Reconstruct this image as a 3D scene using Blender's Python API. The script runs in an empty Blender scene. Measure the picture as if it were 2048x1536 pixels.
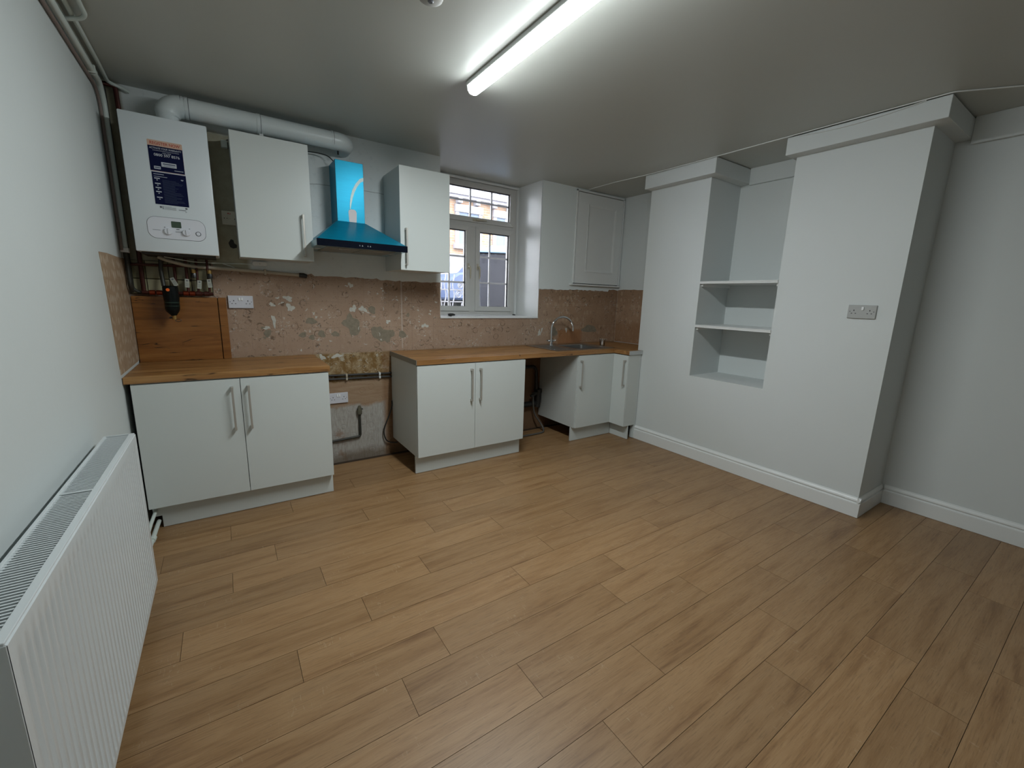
import bpy, bmesh, math, random
from mathutils import Vector, Matrix
R = random.Random(7)
S = bpy.context.scene
COL = S.collection
PI = math.pi

# ---------------------------------------------------------------- camera, world, light, exposure
CX, CY, CZ, F = 0.4864, -3.5738, 1.3836, 846.28
YAW, PITCH, ROLL = 0.5941, -0.1986, 0.0293
cam = bpy.data.cameras.new('camera')
cam.sensor_width = 36.0
cam.lens = F / 2048 * 36.0
cam.clip_start = 0.02
co = bpy.data.objects.new('camera', cam)
COL.objects.link(co)
fw = Vector((math.sin(YAW) * math.cos(PITCH), math.cos(YAW) * math.cos(PITCH), math.sin(PITCH)))
rt = Vector((math.cos(YAW), -math.sin(YAW), 0))
up = rt.cross(fw)
r2 = math.cos(ROLL) * rt + math.sin(ROLL) * up
u2 = -math.sin(ROLL) * rt + math.cos(ROLL) * up
co.matrix_world = Matrix(((r2.x, u2.x, -fw.x, CX), (r2.y, u2.y, -fw.y, CY), (r2.z, u2.z, -fw.z, CZ), (0, 0, 0, 1)))
S.camera = co

W = bpy.data.worlds.new('world')
S.world = W
W.use_nodes = True
bg = W.node_tree.nodes['Background']
bg.inputs[0].default_value = (0.86, 0.91, 1.0, 1)
bg.inputs[1].default_value = 11.5
S.view_settings.view_transform = 'Standard'
S.view_settings.look = 'None'
S.view_settings.gamma = 1.0
S.view_settings.exposure = 0.04
S.view_settings.use_curve_mapping = False
TUBE = 165.0            # radiance of the ceiling batten's diffuser
TUBE_COL = (0.92, 0.985, 1.0)

# ---------------------------------------------------------------- node helpers
def new_mat(name):
    m = bpy.data.materials.new(name)
    m.use_nodes = True
    nt = m.node_tree
    return m, nt, nt.nodes['Principled BSDF']

def nd(nt, t, props=None, **ins):
    n = nt.nodes.new(t)
    for k, v in (props or {}).items():
        setattr(n, k, v)
    for k, v in ins.items():
        key = int(k[1:]) if k[0] == 'i' and k[1:].isdigit() else k.replace('_', ' ')
        s = n.inputs[key]
        if isinstance(v, bpy.types.NodeSocket):
            nt.links.new(v, s)
        else:
            s.default_value = v
    return n

def c4(c):
    return (c[0], c[1], c[2], 1)

def mixc(nt, f, a, b, blend='MIX'):
    n = nt.nodes.new('ShaderNodeMix')
    n.data_type = 'RGBA'
    n.blend_type = blend
    for sk, v in ((n.inputs[0], f), (n.inputs[6], a), (n.inputs[7], b)):
        if isinstance(v, bpy.types.NodeSocket):
            nt.links.new(v, sk)
        elif isinstance(v, tuple):
            sk.default_value = c4(v)
        else:
            sk.default_value = v
    return n.outputs[2]

def mth(nt, op, a, b=0.0, clamp=False):
    n = nt.nodes.new('ShaderNodeMath')
    n.operation = op
    n.use_clamp = clamp
    for i, v in enumerate((a, b)):
        if isinstance(v, bpy.types.NodeSocket):
            nt.links.new(v, n.inputs[i])
        else:
            n.inputs[i].default_value = v
    return n.outputs[0]

def ramp(nt, fac, stops):
    n = nt.nodes.new('ShaderNodeValToRGB')
    e = n.color_ramp.elements
    while len(e) > 1:
        e.remove(e[-1])
    for i, (p, c) in enumerate(stops):
        el = e[0] if i == 0 else e.new(p)
        el.position = p
        el.color = c4(c) if isinstance(c, tuple) else (c, c, c, 1)
    nt.links.new(fac, n.inputs[0])
    return n.outputs[0]

def sstep(nt, v, a, b):
    n = nd(nt, 'ShaderNodeMapRange', {'interpolation_type': 'SMOOTHSTEP', 'clamp': True})
    nt.links.new(v, n.inputs[0])
    n.inputs[1].default_value = a
    n.inputs[2].default_value = b
    return n.outputs[0]

def noise(nt, vec, scale, detail=4, rough=.6, dist=0.0):
    return nd(nt, 'ShaderNodeTexNoise', Vector=vec, Scale=scale, Detail=detail, Roughness=rough, Distortion=dist).outputs[0]

def mapping(nt, vec, scale=(1, 1, 1), loc=(0, 0, 0)):
    n = nd(nt, 'ShaderNodeMapping', Vector=vec)
    n.inputs['Scale'].default_value = scale
    n.inputs['Location'].default_value = loc
    return n.outputs[0]

def bump(nt, bs, h, strength=.2, dist=.002):
    b = nd(nt, 'ShaderNodeBump', Height=h, Strength=strength, Distance=dist)
    nt.links.new(b.outputs[0], bs.inputs['Normal'])

def simple(name, col, rough=.5, metal=0.0, var=0.0, vs=6.0, bmp=0.0, bs_=60.0, coat=0.0, emit=None, es=0.0, spec=None):
    m, nt, b = new_mat(name)
    b.inputs['Base Color'].default_value = c4(col)
    b.inputs['Roughness'].default_value = rough
    b.inputs['Metallic'].default_value = metal
    if coat:
        b.inputs['Coat Weight'].default_value = coat
        b.inputs['Coat Roughness'].default_value = .08
    if spec is not None:
        b.inputs['Specular IOR Level'].default_value = spec
    g = nd(nt, 'ShaderNodeNewGeometry').outputs['Position']
    if var:
        n = noise(nt, g, vs, 4)
        c = mixc(nt, n, tuple(max(0, x * (1 - var)) for x in col), tuple(min(1, x * (1 + var)) for x in col))
        nt.links.new(c, b.inputs['Base Color'])
    if bmp:
        bump(nt, b, noise(nt, g, bs_, 4), bmp, .002)
    if emit:
        b.inputs['Emission Color'].default_value = c4(emit)
        b.inputs['Emission Strength'].default_value = es
    return m

M = {}
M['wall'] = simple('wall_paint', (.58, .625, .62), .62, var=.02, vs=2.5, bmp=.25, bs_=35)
M['wallR'] = simple('white_wall_paint', (.615, .65, .645), .65, var=.02, vs=2.0, bmp=.15, bs_=25)
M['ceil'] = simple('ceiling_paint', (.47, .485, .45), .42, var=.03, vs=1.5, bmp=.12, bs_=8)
M['trimw'] = simple('white_gloss_trim', (.72, .74, .73), .35, var=.02, vs=8)
M['upvc'] = simple('white_plastic_frame', (.56, .56, .54), .3, var=.02)
M['upvcbar'] = simple('white_glazing_bar', (.60, .60, .62), .4)
M['gasket'] = simple('black_gasket', (.02, .02, .022), .5)
M['cab'] = simple('white_cabinet_board', (.585, .625, .61), .32, var=.01)
M['cabside'] = simple('cabinet_side_board', (.56, .59, .57), .4, var=.02)
M['dark'] = simple('dark_void_board', (.03, .028, .025), .8)
M['steel'] = simple('brushed_nickel', (.50, .48, .44), .38, .6)
M['chrome'] = simple('chrome', (.75, .76, .78), .08, 1.0)
M['sinksteel'] = simple('sink_stainless', (.42, .42, .42), .28, 1.0, var=.1, vs=30)
M['edge'] = simple('worktop_metal_edging', (.30, .31, .29), .4, .5)
M['edgel'] = simple('pale_edging_strip', (.48, .50, .50), .4, .3)
M['boiler'] = simple('boiler_white', (.68, .74, .77), .3)
M['boilergrey'] = simple('boiler_panel_line', (.12, .13, .15), .4)
M['panelw'] = simple('control_panel_white', (.70, .72, .77), .35)
M['lcd'] = simple('lcd_green_grey', (.055, .085, .06), .25)
M['navy'] = simple('navy_label', (.004, .007, .040), .7, spec=.12)
M['peach'] = simple('label_header_peach', (.62, .42, .32), .4)
M['red'] = simple('red_print', (.45, .05, .03), .5)
M['print'] = simple('pale_print', (.50, .53, .58), .5)
M['navyline'] = simple('navy_print', (.05, .07, .12), .5)
M['flue'] = simple('flue_white', (.68, .74, .75), .3, var=.02)
M['pipew'] = simple('white_painted_pipe', (.58, .64, .60), .45, var=.06, vs=20)
M['pipec'] = simple('cream_waste_pipe', (.42, .38, .30), .45, var=.1, vs=20)
M['piped'] = simple('tarnished_pipe', (.030, .030, .024), .5, .1, var=.4, vs=30)
M['copper'] = simple('tarnished_copper', (.060, .013, .008), .5, .4, var=.4, vs=30)
M['copperb'] = simple('bright_copper', (.26, .045, .018), .3, .8, var=.3, vs=40)
M['brass'] = simple('brass', (.42, .27, .09), .35, .8)
M['black'] = simple('black_plastic', (.012, .013, .013), .35)
M['blackpipe'] = simple('black_pipe', (.02, .019, .018), .45)
M['cord'] = simple('grey_hose', (.10, .095, .085), .5)
M['filter'] = simple('filter_black_green', (.003, .005, .005), .3, spec=.2)
M['orange'] = simple('orange_cap', (.9, .16, .02), .4)
M['tag'] = simple('paper_tag', (.42, .44, .38), .7)
M['socket'] = simple('socket_white', (.60, .61, .66), .35)
M['socketg'] = simple('socket_pale_grey', (.40, .41, .40), .4)
M['socketo'] = simple('old_cream_socket', (.55, .52, .42), .45)
M['hole'] = simple('socket_slot', (.01, .01, .01), .7)
M['rocker'] = simple('rocker_white', (.8, .82, .82), .3)
M['rad'] = simple('radiator_enamel', (.60, .64, .65), .32)
M['radback'] = simple('radiator_inner', (.03, .035, .04), .7)
M['white'] = simple('white_plastic', (.66, .68, .67), .35)
M['hoodglass'] = simple('hood_black_glass', (.003, .005, .012), .12, spec=.3)
M['icon'] = simple('touch_icon', (.35, .4, .42), .5)
M['mesh'] = simple('grease_filter', (.30, .30, .27), .45, .6, var=.25, vs=200)
M['labelw'] = simple('hood_label_white', (.72, .66, .66), .5)
M['bare'] = simple('pale_steel_glare', (.74, .92, .90), .4)  # whitish diffuse colour paints the bright reflection off the exposed steel
M['cement'] = simple('grey_render', (.215, .185, .135), .85, var=.4, vs=35, bmp=1.0, bs_=60)
M['flake'] = simple('white_adhesive', (.50, .49, .44), .8, var=.3, vs=50, bmp=.5, bs_=120)
M['fluet'] = simple('gap_filler', (.35, .33, .3), .8)
M['concrete'] = simple('pavement', (.11, .11, .115), .9, var=.2, vs=5)
M['cornice'] = simple('white_stucco', (.28, .27, .29), .85)
M['railw'] = simple('white_iron', (.42, .43, .46), .6)
M['bin'] = simple('bin_dark_grey', (.036, .039, .050), .65, var=.35, vs=9)
M['binlid'] = simple('bin_lid_blue', (.06, .12, .20), .5)
M['carblue'] = simple('car_blue', (.035, .055, .11), .4)
M['carwin'] = simple('car_window', (.03, .04, .05), .1)
M['tyre'] = simple('tyre', (.02, .02, .02), .8)
M['pane'] = simple('far_pane', (.14, .17, .22), .6, spec=.2)
M['scrap'] = simple('dark_scrap', (.02, .02, .018), .6)
M['clear'] = None

def glass_mat(name, tint=(1, 1, 1), mixf=.06):
    m, nt, b = new_mat(name)
    out = nt.nodes['Material Output']
    tr = nd(nt, 'ShaderNodeBsdfTransparent', Color=c4(tint))
    gl = nd(nt, 'ShaderNodeBsdfGlossy', Color=(1, 1, 1, 1), Roughness=.03)
    fr = nd(nt, 'ShaderNodeFresnel', IOR=1.45)
    mx = nd(nt, 'ShaderNodeMixShader')
    nt.links.new(mth(nt, 'ADD', fr.outputs[0], mixf * .3), mx.inputs[0])
    nt.links.new(tr.outputs[0], mx.inputs[1])
    nt.links.new(gl.outputs[0], mx.inputs[2])
    nt.links.new(mx.outputs[0], out.inputs[0])
    nt.nodes.remove(b)
    return m
M['glass'] = glass_mat('window_glass')
M['clear'] = glass_mat('clear_plastic', (.95, .95, .95), .4)

def tube_mat():
    m, nt, b = new_mat('tube_diffuser')
    b.inputs['Base Color'].default_value = (.8, .85, .85, 1)
    b.inputs['Emission Color'].default_value = c4(TUBE_COL)
    # the diffuser sends most of its light straight down, little sideways
    nz = nd(nt, 'ShaderNodeSeparateXYZ', Vector=nd(nt, 'ShaderNodeNewGeometry').outputs['True Normal']).outputs[2]
    f = mth(nt, 'MULTIPLY', nz, -1.0, clamp=True)
    st = mth(nt, 'ADD', mth(nt, 'MULTIPLY', mth(nt, 'POWER', f, 2.0), TUBE * 1.08), TUBE * .05)
    nt.links.new(st, b.inputs['Emission Strength'])
    return m
M['tube'] = tube_mat()

def film_mat():
    m, nt, b = new_mat('blue_protective_film')
    g = nd(nt, 'ShaderNodeNewGeometry').outputs['Position']
    n = noise(nt, mapping(nt, g, (1, 1, 30)), 8, 3)
    nt.links.new(mixc(nt, n, (.0005, .19, .32), (.001, .28, .43)), b.inputs['Base Color'])
    b.inputs['Roughness'].default_value = .36
    b.inputs['Specular IOR Level'].default_value = .25
    b.inputs['Metallic'].default_value = .4
    b.inputs['Coat Weight'].default_value = .0
    b.inputs['Coat Roughness'].default_value = .25
    return m
M['film'] = film_mat()

def plank_mat():
    m, nt, b = new_mat('oak_vinyl_plank')
    tc = nd(nt, 'ShaderNodeTexCoord').outputs['Object']
    rnd = nd(nt, 'ShaderNodeObjectInfo').outputs['Random']
    off = nd(nt, 'ShaderNodeCombineXYZ', X=mth(nt, 'MULTIPLY', rnd, 37.0), Y=mth(nt, 'MULTIPLY', rnd, 91.0), Z=0.0).outputs[0]
    v = nd(nt, 'ShaderNodeVectorMath', {'operation': 'ADD'}, i0=tc, i1=off).outputs[0]
    big = noise(nt, mapping(nt, v, (1.3, 13, 1)), 1.6, 6, .6, .5)
    fine = noise(nt, mapping(nt, v, (5, 90, 1)), 2.2, 6, .7, .4)
    c = ramp(nt, big, [(.25, (.165, .082, .033)), (.42, (.255, .143, .062)), (.58, (.305, .182, .086)), (.78, (.245, .146, .070))])
    c = mixc(nt, mth(nt, 'MULTIPLY', sstep(nt, fine, .50, .68), .45), c, (.100, .052, .022))
    c = mixc(nt, mth(nt, 'MULTIPLY', sstep(nt, fine, .48, .30), .35), c, (.36, .24, .125))
    # pale flecks across the grain
    fl = noise(nt, mapping(nt, v, (60, 16, 1)), 1.4, 2, .5, 1.2)
    area = sstep(nt, noise(nt, mapping(nt, v, (2, 6, 1)), 1.5, 2), .52, .62)
    c = mixc(nt, mth(nt, 'MULTIPLY', mth(nt, 'MULTIPLY', sstep(nt, fl, .62, .70), area), .4), c, (.40, .30, .19))
    tone = ramp(nt, rnd, [(0, .90), (.5, 1.0), (1, 1.08)])
    c = mixc(nt, 1.0, c, tone, 'MULTIPLY')
    nt.links.new(c, b.inputs['Base Color'])
    b.inputs['Roughness'].default_value = .42
    bump(nt, b, fine, .15, .0008)
    return m
M['plank'] = plank_mat()
M['seam'] = simple('plank_seam', (.045, .028, .016), .8)

def oak_mat(name, dark, mid, light, crack=(.02, .008, .003), axis=0, off=0.0):
    m, nt, b = new_mat(name)
    g = nd(nt, 'ShaderNodeNewGeometry').outputs['Position']
    v = mapping(nt, g, (1, 1, 1), (off, off * .7, off * 1.3))
    st = (.9, 12, 12)
    big = noise(nt, mapping(nt, v, st), 1.5, 5, .6, .8)
    fine = noise(nt, mapping(nt, v, (3, 60, 60)), 2.0, 6, .7, .3)
    c = ramp(nt, big, [(.25, dark), (.48, mid), (.72, light)])
    c = mixc(nt, mth(nt, 'MULTIPLY', sstep(nt, fine, .52, .72), .5), c, dark)
    cr = noise(nt, mapping(nt, v, (1.4, 13, 13)), 1.1, 3, .5, 1.0)
    line = mth(nt, 'ABSOLUTE', mth(nt, 'SUBTRACT', cr, .5))
    gate = sstep(nt, noise(nt, mapping(nt, v, (2.2, 6, 6)), 1.7, 2), .46, .56)
    c = mixc(nt, mth(nt, 'MULTIPLY', sstep(nt, line, .016, .003), mth(nt, 'MULTIPLY', gate, .9)), c, crack)
    # staves
    nt.links.new(c, b.inputs['Base Color'])
    b.inputs['Roughness'].default_value = .38
    bump(nt, b, fine, .12, .0008)
    return m
M['worktop'] = oak_mat('oak_worktop', (.155, .068, .020), (.295, .142, .046), (.41, .225, .082))
M['board'] = oak_mat('oak_upstand_board', (.115, .040, .007), (.225, .086, .017), (.30, .13, .032), off=3.1)

def plaster_mat():
    m, nt, b = new_mat('stripped_plaster')
    g = nd(nt, 'ShaderNodeNewGeometry').outputs['Position']
    xyz = nd(nt, 'ShaderNodeSeparateXYZ', Vector=g).outputs
    x = mth(nt, 'SUBTRACT', xyz[0], xyz[1])
    z = xyz[2]
    g = nd(nt, 'ShaderNodeCombineXYZ', X=x, Y=0.0, Z=z).outputs[0]
    n1 = noise(nt, g, 5, 5, .6)
    n2 = noise(nt, g, 28, 5, .65)
    c = mixc(nt, n1, (.27, .175, .115), (.42, .305, .225))
    c = mixc(nt, mth(nt, 'MULTIPLY', sstep(nt, n2, .5, .75), .35), c, (.40, .31, .25))
    # warmer, darker zone near the window's right side
    wr = mth(nt, 'MULTIPLY', sstep(nt, mth(nt, 'ADD', x, mth(nt, 'MULTIPLY', n1, .5)), 3.35, 3.9), .65)
    c = mixc(nt, wr, c, mixc(nt, n1, (.27, .14, .065), (.43, .285, .18)))
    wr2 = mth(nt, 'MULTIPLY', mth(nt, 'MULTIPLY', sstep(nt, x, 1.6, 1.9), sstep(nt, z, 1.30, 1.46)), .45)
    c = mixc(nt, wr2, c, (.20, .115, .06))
    vo2 = nd(nt, 'ShaderNodeTexVoronoi', {'feature': 'F1'}, Vector=mapping(nt, g, (19, .001, 13)), Scale=1.0, Randomness=.45)
    d2 = mth(nt, 'MULTIPLY', sstep(nt, vo2.outputs['Distance'], .36, .28), sstep(nt, nd(nt, 'ShaderNodeSeparateColor', Color=vo2.outputs['Color']).outputs[2], .3, .5))
    c = mixc(nt, mth(nt, 'MULTIPLY', mth(nt, 'MULTIPLY', d2, sstep(nt, x, 3.0, 3.3)), .5), c, (.45, .33, .22))
    # adhesive dab rings
    vec = mapping(nt, g, (1, 1, 1), (.03, .5, .02))
    vo = nd(nt, 'ShaderNodeTexVoronoi', {'feature': 'F1'}, Vector=mapping(nt, nd(nt, 'ShaderNodeVectorMath', {'operation': 'ADD'}, i0=vec, i1=nd(nt, 'ShaderNodeVectorMath', {'operation': 'SCALE'}, i0=nd(nt, 'ShaderNodeTexNoise', Vector=g, Scale=14.0).outputs[1], Scale=.02).outputs[0]).outputs[0], (1, .001, 1)), Scale=13.0, Randomness=.55)
    dst = vo.outputs['Distance']
    rr = nd(nt, 'ShaderNodeSeparateColor', Color=vo.outputs['Color']).outputs
    on = sstep(nt, rr[0], .35, .45)
    ring = mth(nt, 'MULTIPLY', mth(nt, 'MULTIPLY', sstep(nt, dst, .25, .31), sstep(nt, dst, .42, .35)), on)
    ringf = mth(nt, 'MULTIPLY', ring, sstep(nt, n2, .45, .6))
    c = mixc(nt, mth(nt, 'MULTIPLY', ringf, .75), c, (.10, .062, .036))
    dab = mth(nt, 'MULTIPLY', sstep(nt, dst, .30, .24), sstep(nt, rr[1], .55, .7))
    c = mixc(nt, mth(nt, 'MULTIPLY', dab, .42), c, mixc(nt, n2, (.30, .20, .13), (.50, .42, .33)))
    wf = mth(nt, 'MULTIPLY', mth(nt, 'MULTIPLY', sstep(nt, noise(nt, g, 46, 4, .7, 1.5), .585, .62), sstep(nt, n1, .44, .54)), on)
    c = mixc(nt, mth(nt, 'MULTIPLY', wf, .8), c, (.52, .50, .45))
    dkf = mth(nt, 'MULTIPLY', sstep(nt, noise(nt, g, 36, 4, .7, 1.8), .61, .64), .7)
    c = mixc(nt, dkf, c, (.07, .05, .035))
    # faint print of old tile joints, 20 cm grid
    fx = mth(nt, 'ABSOLUTE', mth(nt, 'SUBTRACT', mth(nt, 'FRACT', mth(nt, 'DIVIDE', mth(nt, 'ADD', x, .07), .20)), .5))
    fz = mth(nt, 'ABSOLUTE', mth(nt, 'SUBTRACT', mth(nt, 'FRACT', mth(nt, 'DIVIDE', mth(nt, 'ADD', z, -.02), .20)), .5))
    jt = mth(nt, 'MULTIPLY', mth(nt, 'MAXIMUM', sstep(nt, fx, .012, .004), sstep(nt, fz, .012, .004)), mth(nt, 'MULTIPLY', sstep(nt, n1, .4, .6), .4))
    c = mixc(nt, jt, c, (.12, .08, .055))
    # rusty stain above the sink
    xc = mth(nt, 'ADD', x, mth(nt, 'MULTIPLY', mth(nt, 'SUBTRACT', n2, .5), .06))
    zc = mth(nt, 'ADD', z, mth(nt, 'MULTIPLY', mth(nt, 'SUBTRACT', n2, .5), .06))
    rs = mth(nt, 'MULTIPLY', mth(nt, 'MULTIPLY', sstep(nt, xc, 3.46, 3.50), sstep(nt, xc, 3.86, 3.80)), sstep(nt, zc, 1.085, 1.05))
    c = mixc(nt, mth(nt, 'MULTIPLY', rs, .75), c, (.30, .125, .040))
    rs = mth(nt, 'MULTIPLY', sstep(nt, x, 4.35, 4.40), sstep(nt, zc, 1.20, 1.10))
    c = mixc(nt, mth(nt, 'MULTIPLY', rs, .6), c, (.24, .12, .05))
    # below the worktop line: yellow-brown damp stain, then ochre, then flaking white paint
    zz = mth(nt, 'ADD', z, mth(nt, 'MULTIPLY', mth(nt, 'SUBTRACT', n1, .5), .16))
    m1 = sstep(nt, z, .925, .905)
    drip = noise(nt, mapping(nt, g, (11, 1, 9)), 1.5, 6, .75)
    stain = mixc(nt, sstep(nt, drip, .40, .62), (.19, .105, .030), (.36, .27, .155))
    stain = mixc(nt, mth(nt, 'MULTIPLY', sstep(nt, noise(nt, g, 38, 4, .75), .60, .64), .85), stain, (.035, .02, .01))
    stain = mixc(nt, mth(nt, 'MULTIPLY', sstep(nt, noise(nt, g, 17, 3, .6, 2.0), .60, .62), .8), stain, (.42, .38, .30))
    c = mixc(nt, m1, c, stain)
    ochre = mixc(nt, noise(nt, mapping(nt, g, (2, 1, 14)), 2.0, 5, .6, 1.0), (.225, .120, .060), (.40, .30, .20))
    c = mixc(nt, sstep(nt, zz, .715, .685), c, ochre)
    white = mixc(nt, noise(nt, mapping(nt, g, (60, 1, 12)), 1.2, 5, .7), (.15, .125, .09), (.58, .57, .54))
    white = mixc(nt, mth(nt, 'MULTIPLY', sstep(nt, noise(nt, g, 7, 4, .6), .58, .68), .6), white, (.24, .13, .07))
    c = mixc(nt, mth(nt, 'MULTIPLY', sstep(nt, zz, .49, .45), sstep(nt, x, 1.6, 1.56)), c, white)
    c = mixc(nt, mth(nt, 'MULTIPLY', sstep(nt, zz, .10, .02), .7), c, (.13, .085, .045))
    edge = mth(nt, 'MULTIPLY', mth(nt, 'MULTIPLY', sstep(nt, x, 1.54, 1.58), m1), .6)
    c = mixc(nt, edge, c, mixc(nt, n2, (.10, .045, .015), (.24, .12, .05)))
    # below the worktop on the right: plain brown
    c = mixc(nt, mth(nt, 'MULTIPLY', sstep(nt, x, 2.3, 2.4), mth(nt, 'MULTIPLY', m1, .7)), c, (.19, .105, .055))
    nt.links.new(c, b.inputs['Base Color'])
    b.inputs['Roughness'].default_value = .85
    h = mth(nt, 'ADD', mth(nt, 'MULTIPLY', n2, .6), mth(nt, 'MULTIPLY', ring, -.5))
    bump(nt, b, h, .6, .004)
    return m
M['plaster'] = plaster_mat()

def upper_mat():
    # painted upper wall behind the boiler and cabinets: olive-brown old paint on the left, pale blue-grey right
    m, nt, b = new_mat('old_painted_plaster')
    g = nd(nt, 'ShaderNodeNewGeometry').outputs['Position']
    xyz = nd(nt, 'ShaderNodeSeparateXYZ', Vector=g).outputs
    x, y, z = xyz[0], xyz[1], xyz[2]
    n1 = noise(nt, g, 4, 5, .6)
    n2 = noise(nt, g, 22, 5, .65)
    pale = mixc(nt, n1, (.63, .68, .68), (.72, .75, .74))
    pale = mixc(nt, mth(nt, 'MULTIPLY', mth(nt, 'MULTIPLY', sstep(nt, n2, .55, .75), sstep(nt, x, 1.62, 1.5)), .3), pale, (.30, .34, .35))
    olive = mixc(nt, n2, (.26, .24, .165), (.41, .39, .29))
    xx = mth(nt, 'ADD', x, mth(nt, 'MULTIPLY', mth(nt, 'SUBTRACT', n1, .5), .06))
    zz = mth(nt, 'ADD', z, mth(nt, 'MULTIPLY', mth(nt, 'SUBTRACT', n1, .5), .05))
    om = mth(nt, 'MULTIPLY', sstep(nt, xx, .68, .64), sstep(nt, zz, 2.40, 2.36))
    om = mth(nt, 'MAXIMUM', om, sstep(nt, xx, .10, .08))
    c = mixc(nt, om, pale, olive)
    # thin crack line above the hood
    dd = mth(nt, 'ABSOLUTE', mth(nt, 'SUBTRACT', z, mth(nt, 'ADD', 2.165, mth(nt, 'MULTIPLY', mth(nt, 'SUBTRACT', n1, .5), .05))))
    cr = mth(nt, 'MULTIPLY', sstep(nt, dd, .005, .001), mth(nt, 'MULTIPLY', sstep(nt, x, 1.0, 1.05), sstep(nt, x, 1.68, 1.62)))
    c = mixc(nt, mth(nt, 'MULTIPLY', cr, .55), c, (.18, .19, .19))
    nt.links.new(c, b.inputs['Base Color'])
    b.inputs['Roughness'].default_value = .7
    bump(nt, b, n2, .5, .003)
    return m
M['upper'] = upper_mat()
M['oldtile'] = simple('old_olive_tile', (.24, .22, .12), .35, var=.35, vs=9)
M['oldtile2'] = simple('old_cream_tile', (.36, .34, .21), .35, var=.2, vs=9)
M['grout'] = simple('dark_grout', (.06, .055, .04), .9)

def strip_mat():
    m, nt, b = new_mat('stripped_side_plaster')
    g = nd(nt, 'ShaderNodeNewGeometry').outputs['Position']
    n1 = noise(nt, g, 9, 5, .6)
    c = mixc(nt, n1, (.26, .165, .095), (.40, .30, .20))
    w = nd(nt, 'ShaderNodeTexVoronoi', Vector=mapping(nt, g, (1, 34, 16)), Scale=1.0, Randomness=.5).outputs['Distance']
    c = mixc(nt, mth(nt, 'MULTIPLY', mth(nt, 'MULTIPLY', sstep(nt, w, .42, .28), sstep(nt, noise(nt, g, 6, 2), .36, .46)), .6), c, (.56, .48, .38))
    nt.links.new(c, b.inputs['Base Color'])
    b.inputs['Roughness'].default_value = .85
    bump(nt, b, w, .3, .003)
    return m
M['sidestrip'] = strip_mat()

def brick_mat():
    m, nt, b = new_mat('far_brick')
    g = nd(nt, 'ShaderNodeNewGeometry').outputs['Position']
    s = nd(nt, 'ShaderNodeSeparateXYZ', Vector=g).outputs
    v = nd(nt, 'ShaderNodeCombineXYZ', X=s[0], Y=s[2], Z=0.0).outputs[0]
    br = nd(nt, 'ShaderNodeTexBrick', Vector=v, Color1=(.26, .145, .085, 1), Color2=(.30, .19, .115, 1), Mortar=(.27, .23, .19, 1), Scale=1.0)
    br.inputs['Brick Width'].default_value = .225
    br.inputs['Row Height'].default_value = .075
    br.inputs['Mortar Size'].default_value = .01
    nt.links.new(br.outputs[0], b.inputs['Base Color'])
    b.inputs['Roughness'].default_value = .9
    return m
M['brick'] = brick_mat()

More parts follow.
